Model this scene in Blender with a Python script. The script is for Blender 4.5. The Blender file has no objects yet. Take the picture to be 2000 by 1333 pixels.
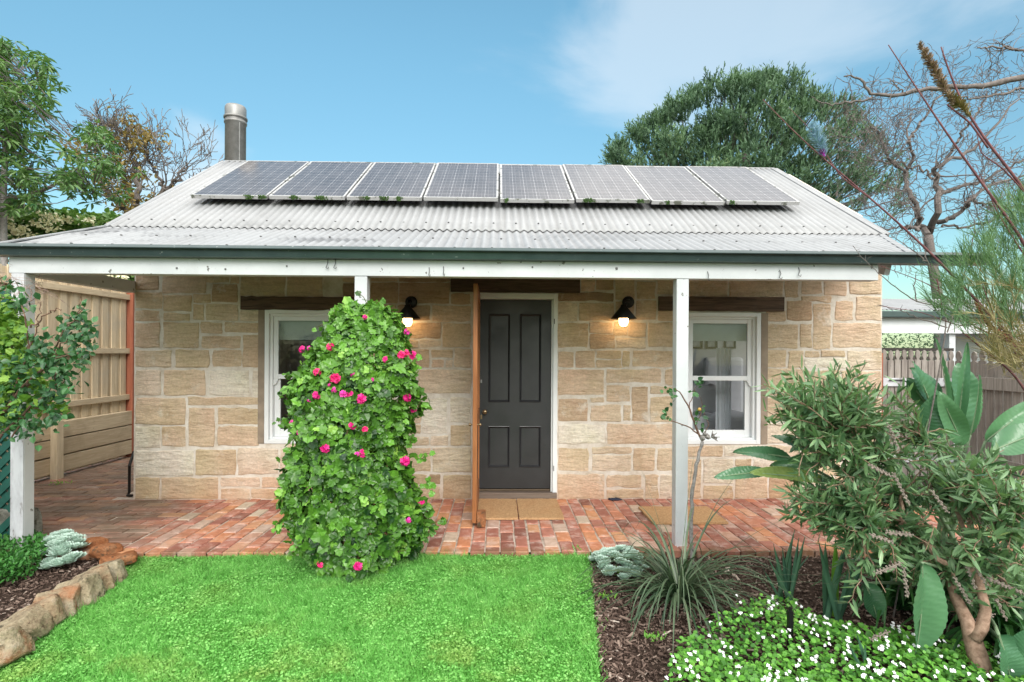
import bpy, math, random
import numpy as np

# ------------------------------------------------------------------ camera, world, sun, exposure
scene = bpy.context.scene
COL = scene.collection
CZ, FPX, PP = 1.56, 1080.0, 688.0
YAW, ROLL = math.radians(1.4), math.radians(0.3)
_c, _s = math.cos, math.sin
def _rz(a): return np.array([[_c(a), -_s(a), 0], [_s(a), _c(a), 0], [0, 0, 1.0]])
CM = _rz(-YAW) @ np.array([[1, 0, 0], [0, 0, -1], [0, 1, 0.0]]) @ _rz(ROLL)
cam_d = bpy.data.cameras.new("camera")
cam = bpy.data.objects.new("camera", cam_d)
COL.objects.link(cam)
scene.camera = cam
cam_d.sensor_width = 36.0
cam_d.lens = 36.0 * FPX / 2000.0
cam_d.shift_y = (PP - 666.5) / 2000.0
cam_d.clip_start = 0.05
cam_d.clip_end = 2000
import mathutils
m4 = mathutils.Matrix([[*CM[0], 0], [*CM[1], 0], [*CM[2], CZ], [0, 0, 0, 1]])
cam.matrix_world = m4

SUN_EL, SUN_ROT = math.radians(34), math.radians(170)
world = bpy.data.worlds.new("World")
scene.world = world
world.use_nodes = True
nt = world.node_tree
nt.nodes.clear()
wo = nt.nodes.new("ShaderNodeOutputWorld")
bg = nt.nodes.new("ShaderNodeBackground")
nt.links.new(bg.outputs[0], wo.inputs[0])
sky = nt.nodes.new("ShaderNodeTexSky")
sky.sky_type = 'NISHITA'
sky.sun_disc = False
sky.sun_elevation = SUN_EL
sky.sun_rotation = SUN_ROT
sky.air_density = 1.3
sky.dust_density = 0.6
sky.ozone_density = 2.0
def wn(t, **k):
    n = nt.nodes.new(t)
    for a, b in k.items(): setattr(n, a, b)
    return n
def wmath(op, a, b=None):
    n = wn("ShaderNodeMath", operation=op)
    for i, v in enumerate((a, b)):
        if v is None: continue
        if isinstance(v, (int, float)): n.inputs[i].default_value = v
        else: nt.links.new(v, n.inputs[i])
    return n.outputs[0]
def wramp(v, a, b):
    n = wn("ShaderNodeMapRange", interpolation_type='SMOOTHSTEP')
    nt.links.new(v, n.inputs[0])
    n.inputs[1].default_value = a; n.inputs[2].default_value = b
    return n.outputs[0]
tc = wn("ShaderNodeTexCoord")
sep = wn("ShaderNodeSeparateXYZ")
nt.links.new(tc.outputs["Generated"], sep.inputs[0])
X, Y, Z = sep.outputs
mp = wn("ShaderNodeMapping")
mp.inputs["Scale"].default_value = (1.0, 1.0, 2.2)
mp.inputs["Location"].default_value = (0.35, 0.1, 0.2)
nt.links.new(tc.outputs["Generated"], mp.inputs[0])
nz = wn("ShaderNodeTexNoise")
nz.inputs["Scale"].default_value = 2.6
nz.inputs["Detail"].default_value = 7
nz.inputs["Roughness"].default_value = 0.52
nz.inputs["Distortion"].default_value = 0.6
nt.links.new(mp.outputs[0], nz.inputs[0])
# cloud cover: thick overhead and behind the viewer, wisps in the north-east, small heaps low in the north-west
over = wramp(wmath('ADD', Z, wmath('MULTIPLY', Y, -0.42)), 0.24, 0.62)
ne = wmath('MULTIPLY', wramp(X, -0.02, 0.25), wramp(Z, 0.22, 0.46))
def dirmask(v, lo, hi):
    d = wn("ShaderNodeVectorMath", operation='DOT_PRODUCT')
    nt.links.new(tc.outputs["Generated"], d.inputs[0])
    L = math.sqrt(sum(q * q for q in v)); d.inputs[1].default_value = [q / L for q in v]
    return wramp(d.outputs["Value"], lo, hi)
nw = dirmask((-0.58, 1, 0.29), 0.988, 0.999)
cover = wmath('ADD', wmath('MULTIPLY', over, 0.34), wmath('ADD', wmath('MULTIPLY', ne, 0.29), wmath('MULTIPLY', nw, 0.27)))
fac = wramp(wmath('ADD', nz.outputs["Fac"], cover), 0.60, 0.92)
fac = wmath('MULTIPLY', fac, wmath('ADD', wmath('ADD', 0.42, wmath('MULTIPLY', nw, 0.35)), wmath('MULTIPLY', over, 0.53)))
hz = wramp(Z, 0.34, -0.04)
skymul = wn("ShaderNodeMix", data_type='RGBA', blend_type='MULTIPLY')
skymul.inputs[0].default_value = 1.0
nt.links.new(sky.outputs[0], skymul.inputs[6])
hue = wn("ShaderNodeMix", data_type='RGBA')
nt.links.new(wramp(Z, 0.22, 0.55), hue.inputs[0]); hue.inputs[6].default_value = (0.65, 0.87, 0.84, 1); hue.inputs[7].default_value = (0.82, 1.16, 1.06, 1)
nt.links.new(hue.outputs[2], skymul.inputs[7])
mix = wn("ShaderNodeMix", data_type='RGBA')
nt.links.new(fac, mix.inputs[0])
nt.links.new(skymul.outputs[2], mix.inputs[6])
lit = wn("ShaderNodeMix", data_type='RGBA')   # cloud near the hidden sun, behind the viewer, is brighter
nt.links.new(over, lit.inputs[0]); lit.inputs[6].default_value = (5.2, 5.5, 5.8, 1); lit.inputs[7].default_value = (15.2, 14.9, 14.2, 1)
nt.links.new(lit.outputs[2], mix.inputs[7])
nt.links.new(mix.outputs[2], bg.inputs[0])
bg.inputs[1].default_value = 0.111

sun_d = bpy.data.lights.new("sun", 'SUN')
sun_d.energy = 1.5
sun_d.angle = math.radians(30)
sun_d.color = (1.0, 0.955, 0.89)
sun = bpy.data.objects.new("sun", sun_d)
COL.objects.link(sun)
sd = mathutils.Vector((math.sin(SUN_ROT) * math.cos(SUN_EL), math.cos(SUN_ROT) * math.cos(SUN_EL), math.sin(SUN_EL)))
sun.rotation_euler = (-sd).to_track_quat('-Z', 'Y').to_euler()
sun.location = (0, -3, 8)

scene.view_settings.view_transform = 'Standard'
scene.view_settings.look = 'None'
scene.view_settings.gamma = 1.0
scene.view_settings.exposure = 0.78
scene.cycles.use_denoising = True
scene.cycles.max_bounces = 7
scene.cycles.diffuse_bounces = 4
scene.cycles.glossy_bounces = 3
scene.cycles.transmission_bounces = 5
scene.cycles.transparent_max_bounces = 8
scene.cycles.sample_clamp_indirect = 6.0

def at(px, py, y):
    """the point at distance y in front of the house axis, seen at photograph pixel px, py"""
    d = CM @ np.array([(px - 1000) / FPX, (PP - py) / FPX, -1.0])
    return d * (y / d[1]) + np.array([0, 0, CZ])
def G(px, py, z=0.0):
    d = CM @ np.array([(px - 1000) / FPX, (PP - py) / FPX, -1.0])
    return d * ((z - CZ) / d[2]) + np.array([0, 0, CZ])

# ------------------------------------------------------------------ mesh tools
def box(x0, x1, y0, y1, z0, z1):
    V = np.array([[x0, y0, z0], [x1, y0, z0], [x1, y1, z0], [x0, y1, z0], [x0, y0, z1], [x1, y0, z1], [x1, y1, z1], [x0, y1, z1]], float)
    F = np.array([[0, 3, 2, 1], [4, 5, 6, 7], [0, 1, 5, 4], [1, 2, 6, 5], [2, 3, 7, 6], [3, 0, 4, 7]])
    return V, F
def bar(p, q, w, h, up=(0, 0, 1)):
    """a straight board from p to q, w wide, h high"""
    p, q = np.array(p, float), np.array(q, float)
    d = q - p; L = np.linalg.norm(d); d /= L
    s = np.cross(d, up); s /= np.linalg.norm(s); u = np.cross(s, d)
    V, F = box(0, 1, -.5, .5, -.5, .5)
    return p + V[:, :1] * d * L + V[:, 1:2] * s * w + V[:, 2:3] * u * h, F
def tube(P, R, n=6, cap=True):
    P = np.array(P, float); k = len(P)
    R = np.full(k, R) if np.isscalar(R) else np.array(R, float)
    T = np.gradient(P, axis=0); T /= np.linalg.norm(T, axis=1)[:, None] + 1e-9
    a = np.array([0, 0, 1.0]) if abs(T[0][2]) < .9 else np.array([1.0, 0, 0])
    V = []; u = np.cross(T[0], a); u /= np.linalg.norm(u)
    ang = np.linspace(0, 2 * np.pi, n, endpoint=False)
    for i in range(k):
        u = u - T[i] * u.dot(T[i]); u /= np.linalg.norm(u) + 1e-9
        w = np.cross(T[i], u)
        V.append(P[i] + R[i] * (np.cos(ang)[:, None] * u + np.sin(ang)[:, None] * w))
    V = np.concatenate(V)
    F = []
    for i in range(k - 1):
        for j in range(n):
            j2 = (j + 1) % n
            F.append((i * n + j, i * n + j2, (i + 1) * n + j2, (i + 1) * n + j))
    F = np.array(F)
    if cap:
        V = np.concatenate([V, P[:1], P[-1:]])
        a0, a1 = k * n, k * n + 1
        C = [(a0, (j + 1) % n, j) for j in range(n)] + [(a1, (k - 1) * n + j, (k - 1) * n + (j + 1) % n) for j in range(n)]
        return [(V, F), (V, np.array(C))]
    return [(V, F)]
def lathe(prof, n=24, c=(0, 0, 0)):
    ang = np.linspace(0, 2 * np.pi, n, endpoint=False)
    V = np.concatenate([np.stack([r * np.cos(ang) + c[0], r * np.sin(ang) + c[1], np.full(n, z + c[2])], 1) for r, z in prof])
    F = [(i * n + j, i * n + (j + 1) % n, (i + 1) * n + (j + 1) % n, (i + 1) * n + j) for i in range(len(prof) - 1) for j in range(n)]
    return V, np.array(F)
def sphere(c, r, n=10, m=6, sc=(1, 1, 1)):
    prof = [(math.sin(math.pi * i / m) * r + 1e-5, -math.cos(math.pi * i / m) * r) for i in range(m + 1)]
    V, F = lathe(prof, n)
    return V * np.array(sc) + np.array(c), F
def inst(V, F, Rm, loc, tint=None):
    """copies of (V, F) with matrices Rm (N,3,3) (columns = local axes, scale included) and places loc (N,3)"""
    N = len(loc)
    W = np.einsum('nij,vj->nvi', Rm, V) + loc[:, None, :]
    FF = (F[None] + (np.arange(N) * len(V))[:, None, None]).reshape(-1, F.shape[1])
    t = None if tint is None else np.repeat(tint, len(F))
    return W.reshape(-1, 3), FF, t
def frames(D, rng, up=None, spin=0.0):
    """frames whose y axis is D and whose z axis leans to up"""
    D = D / (np.linalg.norm(D, axis=1)[:, None] + 1e-9)
    if up is None: up = np.tile([0, 0, 1.0], (len(D), 1))
    up = up + rng.normal(0, spin, up.shape)
    x = np.cross(D, up); x /= np.linalg.norm(x, axis=1)[:, None] + 1e-9
    z = np.cross(x, D)
    return np.stack([x, D, z], 2)

ORI = {}
def link(o): COL.objects.link(o); return o
def empty(name, loc, label, cat, group=None, rot=None):
    o = bpy.data.objects.new(name, None); link(o)
    o.location = loc
    if rot is not None: o.rotation_euler = rot
    o['label'] = label; o['category'] = cat
    if group: o['group'] = group
    o.empty_display_size = .1
    ORI[o.name] = np.array(loc, float)
    return o
def mesh(name, parts, mat, parent=None, smooth=False, local=False, label=None, cat=None, group=None, kind=None, bevel=0, origin=None):
    """parts: list of (V, F[, tint]); builds ONE mesh object"""
    if isinstance(parts, tuple): parts = [parts]
    Vs, Ls, tots, ts, off = [], [], [], [], 0
    seen = {}
    for p in parts:
        V, F = p[0], np.asarray(p[1]); t = p[2] if len(p) > 2 and p[2] is not None else 0.5
        if id(V) in seen: o0 = seen[id(V)]
        else:
            o0 = off; seen[id(V)] = off; Vs.append(np.asarray(V, float)); off += len(V)
        if len(F) == 0: continue
        Ls.append((F + o0).ravel()); tots.append(np.full(len(F), F.shape[1])); ts.append(np.broadcast_to(np.asarray(t, float), (len(F),)))
    V = np.concatenate(Vs); L = np.concatenate(Ls); T = np.concatenate(tots); tt = np.concatenate(ts)
    o0 = np.zeros(3)
    if parent is not None and not local: o0 = ORI[parent.name]
    elif origin is not None: o0 = np.array(origin, float)
    me = bpy.data.meshes.new(name)
    me.vertices.add(len(V)); me.vertices.foreach_set('co', (V - o0).astype(np.float32).ravel())
    me.loops.add(len(L)); me.loops.foreach_set('vertex_index', L.astype(np.int32))
    me.polygons.add(len(T))
    me.polygons.foreach_set('loop_start', np.concatenate([[0], np.cumsum(T)[:-1]]).astype(np.int32))
    me.polygons.foreach_set('loop_total', T.astype(np.int32))
    me.polygons.foreach_set('use_smooth', np.full(len(T), smooth))
    me.update(calc_edges=True)
    a = me.attributes.new('tint', 'FLOAT', 'FACE'); a.data.foreach_set('value', tt.astype(np.float32))
    me.validate()
    me.materials.append(mat)
    o = bpy.data.objects.new(name, me); link(o)
    if parent is not None:
        o.parent = parent; ORI[o.name] = o0
    elif origin is not None: o.location = origin
    if label: o['label'] = label
    if cat: o['category'] = cat
    if group: o['group'] = group
    if kind: o['kind'] = kind
    if bevel:
        b = o.modifiers.new('bevel', 'BEVEL'); b.width = bevel; b.segments = 2; b.limit_method = 'ANGLE'
    return o
def copy_tree(o, parent=None):
    c = o.copy(); link(c); c.parent = parent
    for ch in list(o.children): copy_tree(ch, c)
    return c

# ------------------------------------------------------------------ materials
class NT:
    def __init__(s, name):
        s.m = bpy.data.materials.new(name); s.m.use_nodes = True
        s.t = s.m.node_tree; s.t.nodes.clear()
        s.out = s.n("ShaderNodeOutputMaterial"); s.b = s.n("ShaderNodeBsdfPrincipled")
        s.l(s.b.outputs[0], s.out.inputs[0]); s.tc = s.n("ShaderNodeTexCoord")
        s.obj = s.tc.outputs["Object"]
    def n(s, t, **k):
        x = s.t.nodes.new(t)
        for a, b in k.items(): setattr(x, a, b)
        return x
    def l(s, a, b): s.t.links.new(a, b)
    def put(s, sock, v):
        if hasattr(v, 'is_linked'): s.l(v, sock)
        else:
            if isinstance(v, (tuple, list)) and len(v) == 3 and len(sock.default_value) == 4: v = (*v, 1)
            sock.default_value = v
    def geo(s): return s.n("ShaderNodeNewGeometry").outputs["Position"]
    def tint(s): return s.n("ShaderNodeAttribute", attribute_name='tint').outputs["Fac"]
    def noise(s, scale, detail=4, rough=.55, vec=None, stretch=None, dist=0):
        x = s.n("ShaderNodeTexNoise"); x.inputs["Scale"].default_value = scale
        x.inputs["Detail"].default_value = detail; x.inputs["Roughness"].default_value = rough; x.inputs["Distortion"].default_value = dist
        v = vec or s.obj
        if stretch:
            m = s.n("ShaderNodeMapping"); m.inputs["Scale"].default_value = stretch; s.l(v, m.inputs[0]); v = m.outputs[0]
        s.l(v, x.inputs[0]); return x.outputs["Fac"]
    def vor(s, scale, vec=None, feat='F1', stretch=None):
        x = s.n("ShaderNodeTexVoronoi", feature=feat); x.inputs["Scale"].default_value = scale
        v = vec or s.obj
        if stretch:
            m = s.n("ShaderNodeMapping"); m.inputs["Scale"].default_value = stretch; s.l(v, m.inputs[0]); v = m.outputs[0]
        s.l(v, x.inputs[0]); return x.outputs["Distance"]
    def ramp(s, v, stops, interp='LINEAR'):
        x = s.n("ShaderNodeValToRGB"); x.color_ramp.interpolation = interp
        e = x.color_ramp.elements
        while len(e) < len(stops): e.new(.5)
        for i, (p, c) in enumerate(stops):
            e[i].position = p; e[i].color = (c, c, c, 1) if isinstance(c, (int, float)) else (*c, 1)
        s.l(v, x.inputs[0]); return x.outputs[0]
    def mr(s, v, a, b, c=0., d=1.):
        x = s.n("ShaderNodeMapRange"); s.l(v, x.inputs[0])
        for i, q in enumerate((a, b, c, d)): x.inputs[i + 1].default_value = q
        return x.outputs[0]
    def mix(s, f, a, b, mode='MIX'):
        x = s.n("ShaderNodeMix", data_type='RGBA', blend_type=mode)
        s.put(x.inputs[0], f); s.put(x.inputs[6], a); s.put(x.inputs[7], b); return x.outputs[2]
    def math(s, op, a, b=0., c=None):
        x = s.n("ShaderNodeMath", operation=op); s.put(x.inputs[0], a); s.put(x.inputs[1], b)
        if c is not None: s.put(x.inputs[2], c)
        return x.outputs[0]
    def sep(s, v):
        x = s.n("ShaderNodeSeparateXYZ"); s.l(v, x.inputs[0]); return x.outputs
    def bump(s, h, strength=.3, dist=.01, normal=None):
        x = s.n("ShaderNodeBump"); x.inputs["Strength"].default_value = strength; x.inputs["Distance"].default_value = dist
        s.l(h, x.inputs["Height"])
        if normal: s.l(normal, x.inputs["Normal"])
        s.l(x.outputs[0], s.b.inputs["Normal"]); return x.outputs[0]
    def set(s, color=None, rough=None, metal=None, spec=None):
        if color is not None: s.put(s.b.inputs["Base Color"], color)
        if rough is not None: s.put(s.b.inputs["Roughness"], rough)
        if metal is not None: s.b.inputs["Metallic"].default_value = metal
        if spec is not None: s.b.inputs["Specular IOR Level"].default_value = spec
        return s

def leafmat(name, dark, light, rough=.42, trans=.25, yellow=None, ns=9, spec=.35, under=None):
    s = NT(name)
    g = s.geo()
    f = s.math('ADD', s.math('MULTIPLY', s.tint(), .7), s.mr(s.noise(ns, 3, vec=g), .3, .7, 0, .3))
    c = s.ramp(f, [(0.05, dark), (0.95, light)] if yellow is None else [(0.05, dark), (0.82, light), (1.0, yellow)])
    s.set(c, rough, spec=spec)
    tr = s.n("ShaderNodeBsdfTranslucent"); s.l(s.mix(1, c, (1.1, 1.25, .6), 'MULTIPLY'), tr.inputs[0])
    mx = s.n("ShaderNodeMixShader"); mx.inputs[0].default_value = trans
    s.l(s.b.outputs[0], mx.inputs[1]); s.l(tr.outputs[0], mx.inputs[2]); s.l(mx.outputs[0], s.out.inputs[0])
    return s.m
def plain(name, col, rough=.6, metal=0., var=.12, scale=14, bump=.0, spec=.5):
    s = NT(name)
    n = s.noise(scale, 5)
    lo = tuple(q * (1 - var) for q in col); hi = tuple(min(1, q * (1 + var)) for q in col)
    s.set(s.ramp(n, [(.3, lo), (.7, hi)]), rough, metal, spec)
    if bump: s.bump(s.noise(scale * 3, 6), bump, .004)
    return s.m
def barkmat(name, a, b, scale=30):
    s = NT(name)
    g = s.geo()
    n = s.noise(scale, 6, .65, vec=g)
    s.set(s.ramp(n, [(.3, a), (.68, b)]), .85, spec=.2)
    s.bump(n, .6, .006)
    return s.m
def woodmat(name, a, b, axis='Z', stain=None, rough=.75, knots=True):
    s = NT(name)
    st = {'Z': (14, 14, 1.0), 'X': (1.0, 14, 14), 'Y': (14, 1.0, 14)}[axis]
    t = s.tint()
    cx = s.n("ShaderNodeCombineXYZ"); s.l(s.math('MULTIPLY', t, 17.), cx.inputs[0]); s.l(s.math('MULTIPLY', t, 9.), cx.inputs[2])
    va = s.n("ShaderNodeVectorMath", operation='ADD'); s.l(s.obj, va.inputs[0]); s.l(cx.outputs[0], va.inputs[1])
    n = s.noise(2.4, 6, .6, vec=va.outputs[0], stretch=st, dist=1.2)
    c = s.ramp(n, [(.28, a), (.72, b)])
    c = s.mix(1.0, c, s.ramp(t, [(0, (.78, .74, .70)), (1, (1.12, 1.1, 1.05))]), 'MULTIPLY')
    if knots:
        kv = s.vor(5.5, vec=va.outputs[0], stretch=tuple(q ** .35 for q in st))
        c = s.mix(s.mr(kv, .035, .075, .7, 0), c, tuple(q * .35 for q in a))
    if stain:
        c = s.mix(s.mr(s.noise(2.2, 5, .6), .5, .72, 0, .8), c, stain)
    s.set(c, rough, spec=.25)
    s.bump(n, .25, .003)
    return s.m

def white_paint():
    s = NT('white_paint'); g = s.geo()
    c = s.ramp(s.noise(3, 5, .6, vec=g), [(.3, (.54, .56, .58)), (.7, (.64, .66, .68))])
    chips = s.noise(16, 3, .5, vec=g)
    c = s.mix(s.mr(chips, .70, .715, 0, .85), c, (.10, .09, .08))
    c = s.mix(s.mr(s.noise(55, 4, .7, vec=g), .62, .70, 0, .35), c, (.35, .34, .32))
    c = s.mix(s.mr(s.noise(2.2, 5, .7, vec=g, stretch=(1, 1, .4)), .62, .8, 0, .35), c, (.30, .30, .27))
    s.set(c, .5, spec=.3); s.bump(s.noise(40, 4, vec=g), .12, .002)
    return s.m
M_WHITE = white_paint()
def trim_white():
    s = NT('trim_white'); g = s.geo()
    s.set(s.ramp(s.noise(4, 4, vec=g), [(.3, (.68, .70, .72)), (.7, (.76, .78, .80))]), .4, spec=.4)
    return s.m
M_TRIM = trim_white()
def weathered_white():
    s = NT('weathered_white'); g = s.geo()
    n = s.noise(6, 6, .7, vec=g, stretch=(1, 1, .3))
    s.set(s.ramp(n, [(.40, (.62, .63, .66)), (.52, (.5, .5, .53)), (.56, (.22, .2, .19)), (.62, (.5, .5, .52))]), .8, spec=.2); s.bump(n, .4, .004)
    return s.m
M_OLDWHITE = weathered_white()
def stone():
    s = NT('sandstone'); g = s.geo(); t = s.tint()
    base = s.ramp(t, [(0, (.36, .26, .185)), (.2, (.53, .385, .27)), (.38, (.66, .52, .375)), (.52, (.67, .515, .385)), (.68, (.61, .48, .335)), (.84, (.72, .605, .485)), (1, (.78, .71, .62))])
    bed = s.noise(5, 6, .62, vec=g, stretch=(1, 1, 7), dist=.8)
    c = s.mix(1, base, s.ramp(bed, [(.22, (.72, .66, .58)), (.5, (1, 1, 1)), (.78, (1.16, 1.15, 1.12))]), 'MULTIPLY')
    blot = s.noise(2.3, 5, .6, vec=g, dist=.4)
    c = s.mix(s.mr(blot, .5, .72, 0, .5), c, (.40, .27, .16))
    lime = s.noise(5, 7, .72, vec=g)
    c = s.mix(s.mr(lime, .58, .70, 0, .65), c, (.76, .71, .63))
    z = s.sep(g)[2]
    warm = s.math('MULTIPLY', s.mr(z, .32, .0, 0, .55), s.mr(s.noise(3, 4, vec=g), .3, .7))
    c = s.mix(warm, c, (.50, .26, .13))
    pit = s.vor(55, vec=g, stretch=(1, 1, 2.2))
    hole = s.math('MULTIPLY', s.mr(pit, .10, .16, 1, 0), s.mr(s.noise(2.6, 3, vec=g), .55, .62))
    c = s.mix(s.math('MULTIPLY', hole, .7), c, (.14, .08, .045))
    grain = s.noise(48, 5, .75, vec=g)
    c = s.mix(1, c, s.ramp(grain, [(.3, .82), (.7, 1.12)]), 'MULTIPLY')
    hue_ = s.noise(1.7, 3, .5, vec=g)
    c = s.mix(1, c, s.ramp(hue_, [(.3, (1.06, .98, .98)), (.5, (1, 1, 1)), (.7, (.96, 1.0, .92))]), 'MULTIPLY')
    s.set(c, .92, spec=.12)
    h = s.math('ADD', s.math('MULTIPLY', s.noise(9, 7, .68, vec=g, stretch=(1, 1, 2.5)), 1.), s.math('MULTIPLY', hole, -.6))
    s.bump(h, 1.0, .035)
    return s.m
M_STONE = stone()
def mortar():
    s = NT('lime_mortar'); g = s.geo()
    c = s.ramp(s.noise(6, 6, .7, vec=g), [(.3, (.48, .41, .33)), (.46, (.62, .56, .49)), (.7, (.76, .72, .67))])
    z = s.sep(g)[2]
    c = s.mix(s.mr(z, .3, 0, 0, .4), c, (.5, .30, .18))
    s.set(c, .95, spec=.1)
    s.bump(s.noise(22, 6, .7, vec=g), .6, .012)
    return s.m
M_MORTAR = mortar()
def brick():
    s = NT('paving_brick'); g = s.geo(); t = s.tint(); xyz = s.sep(g)
    base = s.ramp(t, [(0, (.22, .095, .070)), (.22, (.36, .145, .105)), (.45, (.47, .20, .145)), (.62, (.58, .24, .125)), (.76, (.62, .31, .16)), (.88, (.52, .33, .27)), (1, (.58, .50, .38))])
    c = s.mix(1, base, s.ramp(s.noise(14, 6, .7, vec=g), [(.28, (.72, .68, .66)), (.7, (1.15, 1.15, 1.15))]), 'MULTIPLY')
    lime = s.noise(7, 6, .72, vec=g)
    c = s.mix(s.mr(lime, .50, .68, 0, .62), c, (.60, .50, .45))
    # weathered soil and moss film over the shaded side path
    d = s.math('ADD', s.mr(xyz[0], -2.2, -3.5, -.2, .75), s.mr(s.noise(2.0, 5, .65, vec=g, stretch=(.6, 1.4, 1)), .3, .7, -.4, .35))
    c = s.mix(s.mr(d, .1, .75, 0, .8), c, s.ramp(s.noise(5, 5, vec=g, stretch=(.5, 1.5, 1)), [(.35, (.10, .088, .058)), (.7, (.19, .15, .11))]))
    e = s.math('MULTIPLY', s.mr(xyz[1], 4.44, 4.34), s.mr(s.noise(5, 4, vec=g), .35, .6))
    c = s.mix(s.math('MULTIPLY', e, .5), c, (.13, .11, .05))
    s.set(c, s.mr(s.noise(8, 4, vec=g), .3, .7, .45, .85), spec=.3)
    s.bump(s.noise(30, 6, .7, vec=g), .55, .008)
    return s.m
M_BRICK = brick()
def soilsand():
    s = NT('joint_sand'); g = s.geo()
    s.set(s.ramp(s.noise(12, 6, .7, vec=g), [(.3, (.28, .22, .17)), (.7, (.62, .54, .47))]), .95, spec=.1); s.bump(s.noise(60, 4, vec=g), .5, .006)
    return s.m
M_JOINT = soilsand()
def lawnbase():
    s = NT('lawn_soil'); g = s.geo()
    s.set(s.ramp(s.noise(18, 6, .7, vec=g), [(.3, (.05, .14, .02)), (.7, (.10, .30, .04))]), .95, spec=.1); s.bump(s.noise(70, 5, vec=g), .8, .02)
    return s.m
def soil():
    s = NT('soil'); g = s.geo()
    s.set(s.ramp(s.noise(20, 6, .7, vec=g), [(.3, (.020, .013, .010)), (.7, (.075, .052, .040))]), .95, spec=.1); s.bump(s.noise(50, 5, vec=g), .9, .02)
    return s.m
def chips():
    s = NT('wood_chips'); g = s.geo()
    s.set(s.ramp(s.tint(), [(0, (.045, .028, .022)), (.4, (.13, .088, .070)), (.7, (.30, .22, .18)), (1, (.62, .54, .47))]), .85, spec=.2)
    return s.m
def grassmat():
    s = NT('grass_blade'); g = s.geo()
    f = s.math('ADD', s.math('MULTIPLY', s.tint(), .62), s.mr(s.noise(9.0, 6, .7, vec=g), .35, .65, 0, .38))
    c = s.ramp(f, [(0.05, (.055, .24, .025)), (.5, (.215, .56, .125)), (.88, (.38, .76, .24)), (1, (.50, .78, .28))])
    dry = s.math('MULTIPLY', s.mr(s.sep(g)[1], 3.4, 2.6, .25, .85), s.mr(s.noise(2.3, 5, .65, vec=g), .50, .66))
    c = s.mix(dry, c, (.36, .50, .13))
    s.set(c, .5, spec=.25)
    tr = s.n("ShaderNodeBsdfTranslucent"); s.l(c, tr.inputs[0])
    mx = s.n("ShaderNodeMixShader"); mx.inputs[0].default_value = .35
    s.l(s.b.outputs[0], mx.inputs[1]); s.l(tr.outputs[0], mx.inputs[2]); s.l(mx.outputs[0], s.out.inputs[0])
    return s.m
def roofmat(main=True):
    s = NT('roof_steel'); g = s.geo()
    c = s.ramp(s.noise(1.2, 6, .6, vec=g), [(.3, (.31, .315, .325)), (.7, (.37, .375, .385))])
    st = s.noise(2.0, 5, .62, vec=g, stretch=(.55, 1.9, 1), dist=.7)
    x = s.sep(g)
    low = s.math('MULTIPLY', s.mr(x[1], 5.7, 5.35), s.mr(x[0], 2.6, -1.5, .3, 1))
    c = s.mix(s.math('MULTIPLY', s.mr(st, .53, .70, 0, .8), low), c, (.10, .10, .105))
    up = s.math('MULTIPLY', s.mr(s.noise(10, 5, .7, vec=g), .5, .8, 0, .35), 1.)
    c = s.mix(up, c, (.17, .17, .17))
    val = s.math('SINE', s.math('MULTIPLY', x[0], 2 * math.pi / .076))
    c = s.mix(s.mr(val, .2, -1, 0, .36), c, (.15, .15, .155))  # valleys mixed darker: shading put into the colour so the corrugation shows
    run = s.noise(2.2, 5, .6, vec=g, stretch=(9, .35, .35))
    c = s.mix(s.mr(run, .5, .74, 0, .45), c, (.19, .185, .18))
    s.set(c, .5, .1, .35)
    return s.m
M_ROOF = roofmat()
M_SCREW = plain('screw_head', (.10, .10, .10), .5)
def gutterm():
    s = NT('gutter_green'); g = s.geo()
    c = s.ramp(s.noise(8, 5, .65, vec=g), [(.3, (.036, .060, .062)), (.7, (.055, .085, .086))])
    c = s.mix(s.mr(s.noise(34, 3, vec=g), .70, .73, 0, .6), c, (.4, .42, .42))
    s.set(c, .28, spec=.6)
    return s.m
M_GUT = gutterm()
M_MOSSY = plain('green_fascia', (.16, .27, .19), .7, var=.3, scale=9)
M_DOOR = NT('charcoal_door')
_g = M_DOOR.geo(); M_DOOR.set(M_DOOR.ramp(M_DOOR.noise(7, 5, vec=_g), [(.3, (.020, .021, .024)), (.7, (.027, .028, .032))]), M_DOOR.mr(M_DOOR.noise(5, 4, vec=_g), .3, .7, .32, .5), spec=.5)
M_DOOR.bump(M_DOOR.noise(3, 5, vec=_g, stretch=(20, 20, 1)), .08, .002); M_DOOR = M_DOOR.m
M_LINTEL = woodmat('old_lintel', (.035, .024, .018), (.15, .10, .075), 'X', knots=False)
M_PINE = woodmat('treated_pine', (.52, .42, .29), (.74, .64, .49), 'Z', stain=(.50, .44, .35))
M_PINEX = woodmat('treated_pine_rail', (.48, .38, .26), (.70, .60, .45), 'Y', stain=(.38, .29, .19))
M_REDWOOD = woodmat('red_hardwood', (.27, .085, .050), (.42, .16, .10), 'Z', knots=False)
M_SCREEN = woodmat('screen_door_timber', (.26, .10, .040), (.44, .19, .08), 'Z', knots=False, rough=.4)
M_GREY = woodmat('grey_paling', (.20, .18, .17), (.42, .39, .37), 'Z', stain=(.16, .13, .12))
M_DARK = plain('dark_timber', (.035, .028, .024), .8)
M_SILL = woodmat('threshold', (.13, .10, .085), (.25, .20, .17), 'X', knots=False)
M_BLACK = plain('black_metal', (.010, .010, .011), .38, .3)
M_BRASS = plain('aged_brass', (.30, .22, .13), .3, .9)
M_STEEL = plain('bright_steel', (.27, .27, .265), .5, .6)
M_LATT = plain('lattice_green', (.010, .085, .065), .5, var=.2)
M_FLUE = NT('flue_metal'); _g = M_FLUE.geo()
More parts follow.
